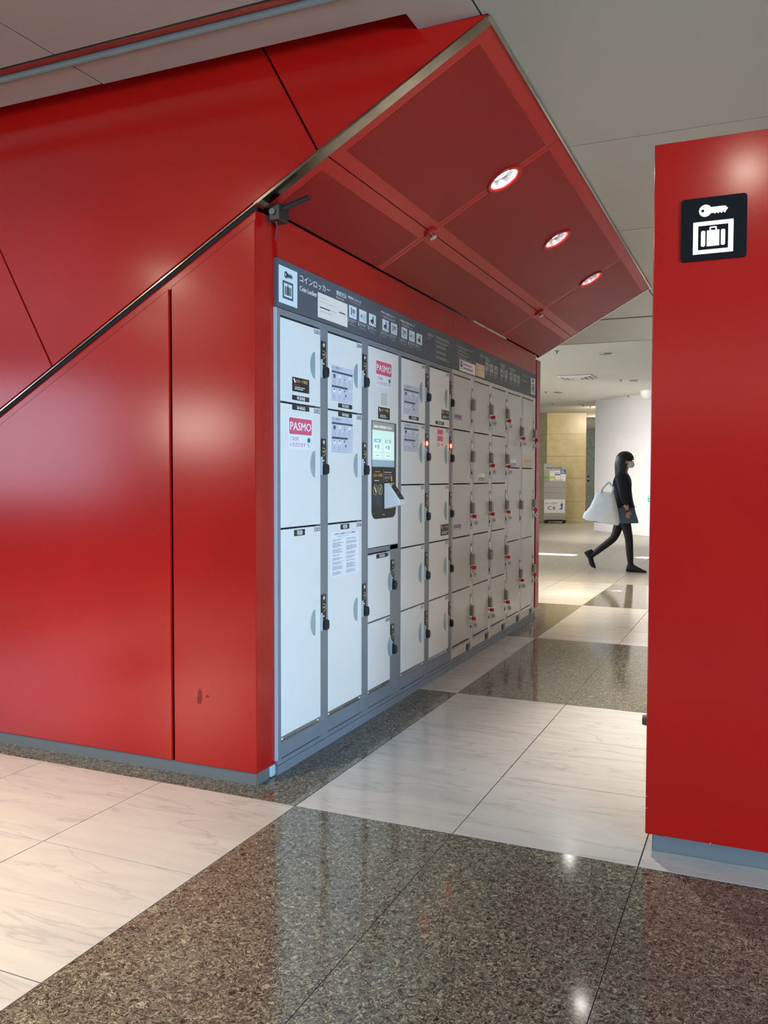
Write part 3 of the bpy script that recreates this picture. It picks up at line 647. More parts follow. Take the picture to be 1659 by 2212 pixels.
        for (zt, zb, num) in ((.858, .505, '5007'), (.505, .152, '5008')):
            d = door(r, d0, .306, zb, zt, 'white_door'); d_handle(4.283 + o, zt - .110, d); numplate(num, .306, zt - .003, d); elock(.318, zt, r)
            if num == '5007': price('¥300', 4.090 + o, 4.235 + o, .828, .850, d)
        continue
    carcass(r, w, d0, d1)
    for zt, zb, num in doors:
        d = door(r, d0, d1, zb, zt, 'white_door')
        ht = {'5002': 1.370, '5005': 1.370, '5003': .656, '5006': .656}.get(num, zt - .110)
        d_handle(d1 - (.054 if ci < 4 else .047), ht, d); numplate(num, d1, zt - .003, d)
        lt = ht + .110; elock(d1 + .008, lt, r, num in ('5010', '5015'))
        o = -ys
        if num == '5001': ic_sticker(3.217 + o, 3.366 + o, 1.619, 1.680, d); price('¥300', 3.216 + o, 3.366 + o, 1.582, 1.603, d)
        if num == '5002': price('¥400', 3.216 + o, 3.366 + o, 1.540, 1.561, d); transit_card(3.183 + o, 3.396 + o, 1.371, 1.513, d)
        if num == '5003': price('¥500', 3.230 + o, 3.326 + o, .998, 1.025, d)
        if num == '5004': leaflet(3.581 + o, 3.806 + o, 1.609, 1.775, d); price('¥300', 3.650 + o, 3.800 + o, 1.582, 1.603, d)
        if num == '5005': price('¥400', 3.650 + o, 3.799 + o, 1.540, 1.561, d); leaflet(3.582 + o, 3.806 + o, 1.369, 1.536, d)
        if num == '5006':
            price('¥500', 3.675 + o, 3.769 + o, 1.003, 1.028, d)
            b = at_x(MB(), 0); b.rect(3.574 + o, 3.875 + o, .780, .995, .0022, .0026, 'paper'); rn = random.Random(3)
            b.text('PASMO(パスモ)対応型コインロッカー使用約款', 3.615 + o, 3.835 + o, .978, .989, .003, 'ink'); b.lines(3.64 + o, 3.82 + o, .969, .974, 1, .0027, 'ink_soft', rn)
            for a0 in (3.59, 3.735):
                z = .960
                while z > .795:
                    hh = rn.choice((.008, .014, .020, .026)); b.lines(a0 + o, a0 + .125 + o, max(z - hh, .79), z, max(2, int(hh / .0034)), .0027, 'ink_soft', rn, .5); z -= hh + .006
            b.build('terms_notice', d)
        if num == '5009': leaflet(4.458 + o, 4.688 + o, 1.609, 1.772, d); price('¥300', 4.534 + o, 4.686 + o, 1.582, 1.603, d)
        if num == '5010': leaflet(4.460 + o, 4.688 + o, 1.400, 1.556, d)
        if num == '5014': ic_sticker(5.073 + o, 5.212 + o, 1.617, 1.676, d); price('¥300', 4.967 + o, 5.118 + o, 1.580, 1.600, d)
        if num == '5015':
            b = at_x(MB(), 0); b.rect(4.995 + o, 5.115 + o, 1.438, 1.552, .0022, .0026, 'tag'); b.rect(5.0 + o, 5.10 + o, 1.478, 1.549, .0026, .0029, 'pink'); b.rect(5.0 + o, 5.10 + o, 1.508, 1.522, .0029, .0031, 'tag')
            b.text('PASMO', 5.005 + o, 5.095 + o, 1.510, 1.520, .0033, 'pink_ink'); b.lines(5.0 + o, 5.06 + o, 1.445, 1.470, 3, .0027, 'pink'); b.disc(5.085 + o, 1.458, .010, .006, .0027, .003, 'green_ink'); b.build('card_sticker', d)
        if num == '5016': ic_sticker(5.066 + o, 5.212 + o, .888, .958, d)
# near side strip of the first column
b = MB(); b.box(-.014, .0005, 3.0885 - 3.094, 3.0945 - 3.094, .062, 1.951, 'frame_light'); o = b.build('edge_strip'); tag(o, 'thin pale blue edge strip on the near side of the first locker column', 'trim'); o.location = (XL, 3.094, 0)

def klock(y, T, parent, num=None, off=.054, rowtall=False):
    zt = T - off
    b = at_x(MB(), 0); b.rect(y, y + .034, zt - .262, zt, .0004, .003, 'steel'); b.rrect(y + .006, y + .028, zt - .062, zt - .026, .003, .003, .0042, 'tag'); b.rect(y + .012, y + .022, zt - .020, zt - .008, .003, .004, 'ink')
    b.rect(y + .013, y + .021, zt - .085, zt - .068, .003, .004, 'dark')
    b.rect(y + .010, y + .022, zt - .238, zt - .218, .003, .0046, 'dark'); b.rect(y + .004, y + .03, zt - .212, zt - .204, .003, .0036, 'ink_soft'); lk = b.build('lock', parent)
    b = MB(); b.box(.0032, .028, y - .004, y + .036, zt - .153, zt - .080, 'coinbox'); b.build('coin_box', lk, bevel=.006)
    if num:
        b = MB(); cz = zt - .172; cy = y + .017
        b.box(.0032, .010, cy - .003, cy + .003, cz - .006, cz + .006, 'steel'); b.box(.010, .040, cy - .006, cy + .006, cz - .0125, cz + .0125, 'red_plastic'); b.build('key', lk, bevel=.002)
        b = MB(); b.plane((.036, cy - .002, cz - .044), (1, 0, 0), (0, 0, 1)); b.disc(0, 0, .018, .021, -.0015, .0015, 'tag', 22); b.text(num, -.009, .009, -.006, .005, .0019, 'ink')
        b.tube((.034, cy, cz - .0125), (.034, cy, cz - .026), .0012, .0012, 'steel', 6); b.build('key_tag', lk)
KEYS = [
    (5.2805, 5, [None, None, '28', '29', '30'], 'first grey key-locker column, right beside the white electronic lockers'),
    (5.7155, 5, ['31', '32', '33', None, '35'], 'second grey key-locker column, blue-and-white sticker on its second door'),
    (6.1505, 5, ['36', '37', '38', '39', '40'], 'third grey key-locker column, all five red keys in place'),
    (6.5855, 3, ['41', None, '43'], 'three-door grey key-locker column, left one of the pair at the far end'),
    (7.0205, 3, ['44', '45', '46'], 'three-door grey key-locker column at the far end, beige sticker on its top door')]
for ci, (ys, nr, keys, lab) in enumerate(KEYS):
    w = .4345; r = unit(ys, 'key_locker_cabinet', lab, True); d0, d1 = .020, .376
    carcass(r, w, d0, d1, True)
    zr = ROW if nr == 5 else [1.92, 1.333, .745, .152]
    zr = zr[:-1] + [.146]
    o = -ys
    for i in range(nr):
        d = door(r, d0, d1, zr[i + 1], zr[i], 'grey_door')
        klock(d1 + .010, zr[i], r, keys[i], .054 if nr == 5 else (.170 if i != 1 else .188))
        if (ci, i) in ((0, 0), (0, 2)):
            z = 1.631 if i == 0 else .910
            b = at_x(MB(), 0); b.rect(5.317 + o, 5.465 + o, z, z + .036, .0022, .0026, 'ink_soft'); b.rect(5.325 + o, 5.457 + o, z + .012, z + .031, .0026, .0029, 'purple'); b.lines(5.33 + o, 5.45 + o, z + .004, z + .010, 1, .0029, 'white_ink'); b.build('notice_sticker', d)
        if (ci, i) in ((1, 1), (3, 0)):
            y_, z = (5.837, 1.231) if ci == 1 else (6.690, 1.349)
            b = at_x(MB(), 0); b.rect(y_ + o, y_ + .15 + o, z + .024, z + .052, .0022, .0026, 'paper'); b.rect(y_ + .01 + o, y_ + .142 + o, z, z + .024, .0022, .0026, 'ink_soft'); b.lines(y_ + .02 + o, y_ + .13 + o, z + .03, z + .046, 2, .0027, 'ink_faint'); b.build('notice_sticker', d)
        if (ci, i) == (4, 0):
            b = at_x(MB(), 0); b.rect(7.095 + o, 7.335 + o, 1.352, 1.414, .0022, .0026, 'beige_paper'); b.lines(7.11 + o, 7.30 + o, 1.36, 1.405, 4, .0027, 'orange', None, .2); b.build('notice_sticker', d)
b = MB(); b.box(-.0259, 0, 7.4555 - 7.4552, 7.4845 - 7.4552, .062, 1.951, 'key_frame'); o = b.build('filler_strip'); o.location = (XL, 7.4552, 0); tag(o, 'narrow grey filler strip between the last key locker and the red end wall', 'trim')

# plinth
pl = empty('locker_plinth', (XL, 3.096, 0), 'long blue-grey plinth running along the foot of all the lockers', 'plinth')
b = MB(); b.box(-.1, .0, 0, 7.484 - 3.096, .0, .0385, 'plinth_blue'); b.box(-.1, -.004, 0, 7.484 - 3.096, .0386, .0405, 'dark'); b.box(-.1, -.001, 0, 7.484 - 3.096, .0406, .0610, 'plinth_blue'); b.build('kick_board', pl)
b = MB(); b.box(-.050, -.006, -.045, -.0075, .003, .050, 'frame_light'); b.build('end_cap', pl, bevel=.006)

# ------------------------------------------------------------------ header signs
def key_picto(b, O, w, k, hole, n):
    """key drawn in a box of width w, origin = centre"""
    ox, oy = O; b.disc(ox - w * .28, oy, w * .22, w * .22, n, n + .0003, k, 24); b.disc(ox - w * .37, oy, w * .055, w * .055, n + .0003, n + .0005, hole, 14)
    b.prism([(ox - w * .15, oy + w * .11), (ox + w * .40, oy + w * .11), (ox + w * .5, oy + w * .01), (ox + w * .40, oy - w * .09), (ox - w * .15, oy - w * .11)], n, n + .0003, k)
    for i in range(4):
        a = ox + w * (.0 + i * .11); b.prism([(a, oy - w * .08), (a + w * .055, oy - w * .145), (a + w * .11, oy - w * .08)], n, n + .0003, k) if i < 3 or True else None
def bag_picto(b, cx, cz, w, h, k, inner, n):
    t = w * .125
    b.rect(cx - w / 2, cx + w / 2, cz - h / 2, cz + h / 2, n, n + .0003, k); b.rect(cx - w / 2 + t, cx + w / 2 - t, cz - h / 2 + t * h / w, cz + h / 2 - t * h / w, n + .0003, n + .0005, inner)
    hh = h * .235; m = n + .0005
    b.rect(cx - w * .155, cx + w * .155, cz - hh - h * .04, cz + hh - h * .02, m, m + .0003, k)
    b.rrect(cx - w * .30, cx - w * .195, cz - hh - h * .04, cz + hh - h * .02, w * .04, m, m + .0003, k); b.rrect(cx + w * .195, cx + w * .30, cz - hh - h * .04, cz + hh - h * .02, w * .04, m, m + .0003, k)
    b.rrect(cx - w * .09, cx + w * .09, cz + hh - h * .06, cz + hh + h * .09, w * .03, m, m + .0002, k); b.rect(cx - w * .055, cx + w * .055, cz + hh - h * .02, cz + hh + h * .05, m + .0002, m + .0004, inner)
def icon(b, a0, a1, z0, z1, kind, n, base='icon', dk='ink'):
    w = a1 - a0; h = z1 - z0; Y = lambda t: a0 + w * t; Z = lambda t: z0 + h * t
    b.rect(a0, a1, z0, z1, n, n + .0003, base); n += .0003
    if kind == 0:
        b.rect(Y(.25), Y(.36), Z(.25), Z(.85), n, n + .0002, dk); b.rect(Y(.45), Y(.78), Z(.45), Z(.75), n, n + .0002, dk); b.rect(Y(.5), Y(.73), Z(.5), Z(.7), n + .0002, n + .0003, 'ink_soft'); b.ring(Y(.6), Z(.25), w * .13, h * .1, .002, n, n + .0002, dk, 12)
    elif kind == 1:
        b.ring(Y(.30), Z(.45), w * .16, h * .22, .003, n, n + .0002, 'ink_soft', 14); b.ring(Y(.70), Z(.48), w * .20, h * .26, .003, n, n + .0002, 'ink_soft', 14); b.rect(Y(.22), Y(.38), Z(.4), Z(.55), n, n + .0002, dk); b.rect(Y(.6), Y(.8), Z(.42), Z(.5), n, n + .0002, 'ink_soft')
    else:
        b.disc(Y(.5), Z(.38), w * .2, h * .2, n, n + .0002, dk, 12); b.rrect(Y(.45), Y(.72), Z(.45), Z(.85), .003, n, n + .0002, 'ink_soft'); b.disc(Y(.82), Z(.22), w * .06, h * .07, n, n + .0002, dk, 8); b.rect(Y(.22), Y(.34), Z(.3), Z(.5), n, n + .0002, dk)
def steps(root, H, lst, k='white_ink', base='icon', dk='ink'):
    for (a0, a1, kd, num) in lst:
        b = MB(); b.plane((0, -H, 0), (0, 1, 0), (0, 0, 1))
        icon(b, a0, a1, 2.024, 2.083, kd, .0022, base, dk); b.text(num, a0 - .012, a0 - .002, 2.000, 2.018, .0024, k)
        b.lines(a0 + .004, a1 + .006, 2.003, 2.019, 2, .0022, 'grey_ink'); b.lines(a0 + .004, a1 - .005, 1.988, 1.998, 2, .0022, 'grey_ink', None, .3)
        b.build('step_panel', root)
H0 = 3.0965
h1 = empty('header_sign', (XL, H0, 0), 'long slate-grey header panel with coin locker pictogram and instructions, nearer of the two', 'sign')
b = MB(); b.box(-.5, .0018, 0, 5.811 - H0, 1.9535, 2.1535, 'header'); b.build('panel', h1)
b = at_x(MB(), 0); b.plane((0, -H0, 0), (0, 1, 0), (0, 0, 1))
b.rect(3.108, 3.262, 1.975, 2.128, .0020, .0025, 'icon'); key_picto(b, (3.187, 2.097), .070, 'header', 'icon', .0025); bag_picto(b, 3.182, 2.034, .088, .074, 'header', 'icon', .0025); b.build('pictogram', h1)
b = MB(); b.plane((0, -H0, 0), (0, 1, 0), (0, 0, 1))
b.text('コインロッカー', 3.284, 3.567, 2.094, 2.124, .0023, 'white_ink'); b.build('title_lettering', h1); b = MB(); b.plane((0, -H0, 0), (0, 1, 0), (0, 0, 1)); b.text('Coin Locker', 3.283, 3.440, 2.056, 2.077, .0023, 'white_ink'); b.build('title_lettering', h1); b = MB(); b.plane((0, -H0, 0), (0, 1, 0), (0, 0, 1))
b.text('使用方法', 3.631, 3.735, 2.104, 2.127, .0023, 'white_ink'); b.text('How to use', 3.631, 3.709, 2.090, 2.098, .0023, 'white_ink')
b.build('title_lettering', h1); b = MB(); b.plane((0, -H0, 0), (0, 1, 0), (0, 0, 1))
b.rect(3.757, 3.768, 2.116, 2.124, .0022, .0025, 'white_ink'); b.text('荷物を入れるとき', 3.771, 3.902, 2.112, 2.125, .0024, 'white_ink'); b.text('When depositing your luggage', 3.776, 3.889, 2.100, 2.106, .0024, 'grey_ink')
b.rect(4.132, 4.134, 1.982, 2.124, .0022, .0024, 'grey_ink'); b.rect(4.394, 4.396, 1.982, 2.124, .0022, .0024, 'grey_ink')
b.rect(4.152, 4.164, 2.114, 2.123, .0022, .0025, 'white_ink'); b.text('途中で荷物を出すとき', 4.168, 4.332, 2.110, 2.122, .0024, 'white_ink'); b.lines(4.168, 4.332, 2.090, 2.104, 2, .0022, 'grey_ink')
b.rect(4.414, 4.426, 2.113, 2.122, .0022, .0025, 'white_ink'); b.text('最後に荷物を出すとき', 4.430, 4.619, 2.109, 2.121, .0024, 'white_ink'); b.lines(4.430, 4.60, 2.090, 2.104, 2, .0022, 'grey_ink')
steps(h1, H0, [(3.765, 3.849, 0, '1'), (3.879, 3.965, 1, '2'), (3.994, 4.079, 2, '3'), (4.161, 4.245, 2, '1'), (4.276, 4.360, 0, '2'), (4.422, 4.505, 0, '1'), (4.534, 4.618, 1, '2'), (4.645, 4.735, 2, '3')])
b.text('営業案内', 4.828, 4.928, 2.094, 2.114, .0023, 'grey_ink'); b.lines(4.829, 4.90, 2.078, 2.086, 1, .0022, 'grey_ink')
rn = random.Random(5)
for z in (2.116, 2.090, 2.064, 2.030, 1.998):
    b.rect(4.958, 4.964, z - .006, z, .0022, .0024, 'white_ink'); b.lines(4.972, 5.25, z - .018, z, 2, .0022, 'grey_ink', rn, .5)
for z in (2.116, 2.094, 2.070, 2.048, 2.022):
    b.rect(5.364, 5.370, z - .006, z, .0022, .0024, 'white_ink'); b.lines(5.38, 5.70 if z > 2.04 else 5.40, z - .016, z, 2, .0022, 'grey_ink', rn, .4)
tag(b.build('small_print', h1), kind='stuff')
H1 = 5.8130
h2 = empty('header_sign', (XL, H1, 0), 'shorter slate-grey header panel above the key lockers at the far end', 'sign')
b = MB(); b.box(-.5, .0018, 0, 7.484 - H1, 1.9535, 2.1535, 'header'); b.build('panel', h2)
b = MB(); b.plane((0, -H1, 0), (0, 1, 0), (0, 0, 1)); b.rect(7.305, 7.456, 1.973, 2.113, .0020, .0025, 'icon'); key_picto(b, (7.382, 2.090), .07, 'header', 'icon', .0025); bag_picto(b, 7.381, 2.027, .085, .070, 'header', 'icon', .0025); b.build('pictogram', h2)
b = MB(); b.plane((0, -H1, 0), (0, 1, 0), (0, 0, 1))
b.text('使用方法', 5.857, 5.951, 2.102, 2.122, .0023, 'grey_ink'); b.lines(5.857, 5.93, 2.086, 2.093, 1, .0022, 'grey_ink')
for a0, a1 in ((5.975, 6.12), (6.375, 6.55), (6.635, 6.84)):
    b.rect(a0, a0 + .010, 2.110, 2.118, .0022, .0025, 'white_ink'); b.lines(a0 + .014, a1, 2.090, 2.120, 3, .0022, 'grey_ink', rn, .5)
steps(h2, H1, [(5.982, 6.066, 0, '1'), (6.091, 6.180, 1, '2'), (6.210, 6.299, 2, '3'), (6.374, 6.457, 2, '1'), (6.487, 6.575, 0, '2'), (6.632, 6.717, 0, '1'), (6.746, 6.831, 1, '2'), (6.856, 6.940, 2, '3')], 'grey_ink', 'grey_ink', 'header')
tag(b.build('small_print', h2), kind='stuff'); b = MB(); b.plane((0, -H1, 0), (0, 1, 0), (0, 0, 1))
b.text('コインロッカー', 7.008, 7.280, 2.092, 2.116, .0023, 'grey_ink'); b.build('title_lettering', h2); b = MB(); b.plane((0, -H1, 0), (0, 1, 0), (0, 0, 1)); b.text('Coin Locker', 7.009, 7.176, 2.055, 2.072, .0023, 'grey_ink'); b.build('title_lettering', h2)
def notice(name, y0, y1, z0, z1, k, label):
    o = empty(name, (XL, y0, z0), label, 'notice'); b = at_x(MB(), 0); b.rect(0, y1 - y0, 0, z1 - z0, .0030, .0036, k); b.build('sheet', o); return o
n1 = notice('paper_notice', 3.446, 3.746, 1.971, 2.081, 'cream', 'cream paper notice taped on the header above door 5001')
b = at_x(MB(), 0); b.rect(.018, .118, .044, .050, .0037, .004, 'ink'); b.rect(.212, .275, .054, .060, .0037, .004, 'ink')
b.lines(.02, .28, .068, .078, 1, .0037, 'ink_faint', rn, .35); b.lines(.02, .16, .025, .036, 1, .0037, 'ink_faint', rn, .4); b.lines(.13, .20, .044, .052, 1, .0037, 'ink_faint', rn, .4); b.lines(.02, .12, .085, .095, 1, .0037, 'ink_faint', rn, .3); tag(b.build('print', n1), kind='stuff')
n2 = notice('paper_notice', 5.409, 5.748, 1.957, 2.030, 'tag', 'white paper notice with black icon on the header, left of the beige one')
b = at_x(MB(), 0); b.rrect(.02, .06, .025, .066, .004, .0037, .004, 'ink'); b.disc(.042, .05, .008, .008, .004, .0042, 'paper', 10)
b.lines(.02, .06, .008, .018, 1, .0037, 'ink_soft', rn); b.lines(.08, .32, .042, .058, 1, .0037, 'ink_soft', rn, .7); b.lines(.08, .32, .016, .034, 1, .0037, 'ink_soft', rn, .7); tag(b.build('print', n2), kind='stuff')
n3 = notice('paper_notice', 5.760, 5.962, 1.962, 2.050, 'beige_paper', 'beige paper notice on the header across the panel joint')
b = at_x(MB(), 0); b.rect(.04, .047, .012, .080, .0037, .004, 'ink_soft'); b.rect(.03, .065, .040, .046, .0037, .004, 'ink_soft'); b.rect(.14, .175, .050, .054, .0037, .004, 'ink'); tag(b.build('print', n3), kind='stuff')

# ------------------------------------------------------------------ red partition on the right
YP = 2.954
rp = empty('red_partition', (-.344, YP, 0), 'tall red partition on the right carrying the black key and luggage sign', 'partition', kind='thing')
b = MB(); b.box(0, 1.9, 0, .12, .0625, 2.330, 'red'); b.build('panel', rp, bevel=.003)
b = MB(); b.box(.02, 1.88, .022, .10, 0, .062, 'rubber_grey'); b.build('plinth', rp, bevel=.004)
b = MB(); b.tube((-.0, .06, .43), (-.02, .06, .43), .02, .017, 'rubber_grey', 16); b.build('bumper', rp)
b = MB(); b.plane((0, 0, 0), (1, 0, 0), (0, 0, 1)); b.prism([(.036, .0635), (.062, .0635), (.056, .067), (.045, .068), (.038, .066)], .0002, .0005, 'red_dark')
for a, z in ((.004, .15), (.003, .19), (.205, .066)): b.disc(a, z, .0012, .0016, .0002, .0005, 'tag', 6)
b.build('chip_mark', rp)
sg = empty('pictogram_sign', (-.161, YP, 2.042), 'black rounded square sign with white key and suitcase symbols', 'sign')
b = MB(); b.plane((0, 0, 0), (1, 0, 0), (0, 0, 1)); b.rrect(-.0975, .0975, -.0985, .0985, .010, .0008, .008, 'sign_black'); b.build('plate', sg)
b = MB(); b.plane((0, 0, 0), (1, 0, 0), (0, 0, 1)); key_picto(b, (-.001, .0565), .086, 'sign_white', 'sign_black', .0082); b.build('key_symbol', sg)
b = MB(); b.plane((0, 0, 0), (1, 0, 0), (0, 0, 1)); bag_picto(b, -.001, -.028, .119, .101, 'sign_white', 'sign_black', .0082); b.build('suitcase_symbol', sg)

# ------------------------------------------------------------------ hall around and beyond
b = MB(); b.box(1.56, 1.75, YP + .125, 10.4, 0, ZC - .001, 'hall_wall'); tag(b.build('unseen_wall_right'), kind='structure')  # unseen wall, added to shade the far lockers and bounce light back
b = MB(); b.box(-4.3, -2.45, YW + .13, 7.6, 0, 2.84, 'hall_wall'); tag(b.build('wall_behind_lockers'), kind='structure')
b = MB(); b.box(-9, 6, 10.5, 40, 3.10, 3.16, 'far_ceiling'); tag(b.build('ceiling_far'), kind='structure')
def skew_box(b, p, q, depth, z0, z1, k):
    p, q = Vector((*p, 0)), Vector((*q, 0)); d = (q - p).normalized(); n = Vector((-d.y, d.x, 0)) * depth
    vs = [p, q, q + n, p + n]; b.raw([v + Vector((0, 0, z0)) for v in vs] + [v + Vector((0, 0, z1)) for v in vs],
        [(3, 2, 1, 0), (4, 5, 6, 7), (0, 1, 5, 4), (1, 2, 6, 5), (2, 3, 7, 6), (3, 0, 4, 7)], k)
# white wall at 45 degrees
WA, WB = (-3.714, 20.92), (2.3, 14.75)
b = MB(); skew_box(b, WA, WB, .35, 0, 3.099, 'white_wall'); tag(b.build('wall_far'), kind='structure')
dW = (Vector((*WB, 0)) - Vector((*WA, 0))).normalized(); nW = Vector((dW.y, -dW.x, 0))
rzW = math.atan2(dW.y, dW.x)
po = empty('wall_poster', Vector((*WA, 0)) + dW * 2.02 + nW * .002 + Vector((0, 0, .74)), 'colourful poster on the white wall, half hidden by the red partition', 'poster', rz=rzW)
b = MB(); b.plane((0, 0, 0), (1, 0, 0), (0, 0, 1)); b.rect(0, .8, 0, 1.15, 0, .006, 'tag'); b.build('sheet', po)
b = MB(); b.plane((0, 0, 0), (1, 0, 0), (0, 0, 1)); b.rect(.0, .8, 0, .135, .0065, .009, 'teal'); b.rect(.06, .12, .03, .045, .0092, .01, 'paper'); b.rect(.1, .17, .07, .085, .0092, .01, 'paper'); b.rect(.02, .09, .1, .115, .0092, .01, 'paper')
b.prism([(.11, .135), (.30, .135), (.30, .36), (.09, .30)], .0065, .008, 'pink_ink'); b.prism([(.22, .135), (.6, .135), (.6, .5), (.24, .36)], .0065, .0078, 'orange')
b.prism([(.09, .30), (.30, .45), (.30, .56), (.09, .40)], .008, .0095, 'scr_blue'); b.prism([(.09, .30), (.16, .35), (.16, .45), (.09, .40)], .0095, .0105, 'purple'); b.disc(.12, .37, .02, .025, .0105, .011, 'paper')
b.rect(.10, .19, .60, .71, .0065, .0085, 'red_plastic'); b.rect(.115, .175, .63, .68, .0085, .0095, 'tag'); b.rect(.11, .19, .48, .56, .0065, .0085, 'lemon'); b.rect(.22, .45, .50, .60, .0065, .008, 'purple'); b.rect(.22, .5, .70, .78, .0065, .008, 'scr_blue')
b.prism([(.14, .92), (.155, .915), (.24, 1.0), (.225, 1.01)], .0065, .008, 'ink_soft'); tag(b.build('print', po), kind='stuff')
gl = empty('globe_lamp', Vector((*WA, 0)) + dW * 2.43 + nW * .35 + Vector((0, 0, 3.10)), 'round white dome under the far ceiling at the edge of the red partition', 'lamp')
b = MB(); n = 16; vs = []; 
for j in range(7):
    a = math.pi / 2 * j / 6
    for i in range(n): vs.append((.16 * math.cos(a) * math.cos(6.28318 * i / n), .16 * math.cos(a) * math.sin(6.28318 * i / n), -.03 - .16 * math.sin(a)))
b.raw(vs, [(j * n + (i + 1) % n, j * n + i, (j + 1) * n + i, (j + 1) * n + (i + 1) % n) for j in range(6) for i in range(n)], 'tag'); b.build('dome', gl, smooth=True)
b = MB(); b.tube((0, 0, -.001), (0, 0, -.03), .15, .16, 'tag', 24); b.build('mount', gl)

# beige stone column with stone slabs
col = empty('stone_column', (-5.66, 24.3, 0), 'square column clad in beige stone slabs behind the rolling signboard', 'column', kind='thing')
def slabs(root, p, q, zs_, k, depth=.04, name='stone_slab', cols=1, g=.0025):
    p = Vector((*p, 0)) - root.location; q = Vector((*q, 0)) - root.location; p.z = q.z = 0
    for c in range(cols):
        a = p + (q - p) * (c / cols); e = p + (q - p) * ((c + 1) / cols); d = (e - a).normalized() * g
        for z0, z1 in zip(zs_[:-1], zs_[1:]):
            b = MB(); skew_box(b, (a + d)[:2], (e - d)[:2], depth, z0 + g, z1 - g, k); b.build(name, root)
ZJ = [0, .14, .59, 1.25, 1.87, 2.50, 3.098]
slabs(col, (-5.66, 24.3), (-4.62, 24.65), ZJ, 'beige_stone'); slabs(col, (-6.6, 25.1), (-5.667, 24.31), ZJ, 'beige_stone')
b = MB(); b.raw([(x - -5.66, y - 24.3, z) for z in (0, 3.098) for x, y in ((-5.655, 24.36), (-4.66, 24.69), (-4.9, 25.9), (-6.55, 25.15))], [(3, 2, 1, 0), (4, 5, 6, 7), (0, 1, 5, 4), (1, 2, 6, 5), (2, 3, 7, 6), (3, 0, 4, 7)], 'grout'); b.build('core', col)
# green-grey stone wall with door, far away
gw = empty('wall_distant', (-9, 33.2, 0), kind='structure')
for i in range(8):
    for z0, z1 in ((0, .82), (.82, 1.62), (1.62, 2.40), (2.40, 3.098)):
        b = MB(); b.box(i * 1.3 + .006, i * 1.3 + 1.294, 0, .1, z0 + .006, z1 - .006, 'green_stone'); b.build('stone_slab', gw)
b = MB(); b.box(0, 10.4, .1, .2, 0, 3.098, 'grout'); b.build('backing', gw)
dr = empty('door_1', (-6.22, 33.2, 0), kind='structure')
b = MB(); b.box(0, 1.0, -.04, -.002, .01, 2.38, 'green_stone'); b.build('door_leaf', dr)
b = MB(); b.box(-.03, -.002, -.05, -.002, 0, 2.42, 'coinbox'); b.box(-.03, 1.03, -.05, -.002, 2.385, 2.42, 'coinbox'); b.box(.0, 1.0, -.05, -.03, 0, .05, 'dark'); b.build('door_frame', dr)
b = MB(); b.box(.08, .14, -.07, -.041, 1.13, 1.19, 'dark'); b.box(.08, .14, -.07, -.041, 1.30, 1.35, 'dark'); b.build('door_handle', dr)

# rolling signboard
sb = empty('rolling_signboard', (-5.32, 23.85, 0), 'grey freestanding signboard on castors in front of the beige column', 'sign', rz=R(23))
w2 = .305
b = MB(); b.plane((0, 0, 0), (1, 0, 0), (0, 0, 1))
top = [(-w2 + 2 * w2 * i / 12, 1.60 + .055 * math.cos(math.pi * i / 12 * 1.15 - .3)) for i in range(13)]
b.prism([(-w2, .10), (w2, .10)] + top[::-1], -.05, 0, 'board'); b.build('board', sb)
b = MB(); b.plane((0, 0, 0), (1, 0, 0), (0, 0, 1)); b.text('Queen\'s Tower B&C', -.24, .20, 1.515, 1.565, .003, 'blue_ink')
b.build('title_lettering', sb); b = MB(); b.plane((0, 0, 0), (1, 0, 0), (0, 0, 1))
for i in range(4): b.rect(-.295 + i * .15, -.155 + i * .15, 1.17, 1.46, .001, .003, ['board', 'tag', 'tag', 'tag'][i])
b.rect(.155, .30, 1.37, 1.49, .003, .004, 'blue_ink'); b.lines(.17, .28, 1.39, 1.47, 2, .0045, 'paper'); b.rect(.0, .15, 1.335, 1.365, .003, .004, 'blue_ink'); b.rect(.02, .05, 1.39, 1.41, .003, .004, 'ink'); b.rect(.08, .11, 1.39, 1.41, .003, .004, 'ink')
b.rect(-.295, -.155, 1.24, 1.31, .003, .004, 'lime'); b.rect(-.155, .0, 1.24, 1.30, .003, .004, 'lemon'); b.lines(-.29, .28, 1.18, 1.215, 2, .003, 'ink_soft', rn); b.lines(-.13, -.03, 1.42, 1.45, 2, .003, 'ink_soft', rn)
tag(b.build('directory', sb), kind='stuff')
for z in (1.155, 1.0, .845, .165):
    b = MB(); b.plane((0, 0, 0), (1, 0, 0), (0, 0, 1)); b.rect(-w2, w2, z, z + .008, .0005, .004, 'coinbox'); b.build('board_joint', sb)
b = MB(); b.plane((0, 0, 0), (1, 0, 0), (0, 0, 1)); b.rect(-.29, .285, .285, .665, .001, .008, 'tag')
b.text('クイーンズタワー', -.26, .09, .52, .59, .0095, 'ink'); b.text('C', -.19, -.09, .37, .475, .0095, 'blue_ink'); b.text('棟', -.06, .02, .375, .47, .0095, 'blue_ink')
b.prism([(.13, .385), (.215, .385), (.215, .49), (.24, .49), (.195, .575), (.15, .49), (.175, .49), (.175, .415), (.13, .415)], .0095, .011, 'blue_ink'); b.build('arrow_notice', sb)
b = MB(); b.box(-.28, .30, -.10, .16, .062, .085, 'dark'); b.box(-.2, .2, .0, .05, .085, .10, 'dark'); b.build('base_frame', sb)
for x in (-.27, -.18, .22, .31):
    b = MB(); y = -.08 if x in (-.27, .22) else .13; b.tube((x, y - .015, .03), (x, y + .015, .03), .03, .03, 'black', 14); b.tube((x, y, .03), (x, y, .07), .008, .008, 'steel', 8); b.build('castor', sb)

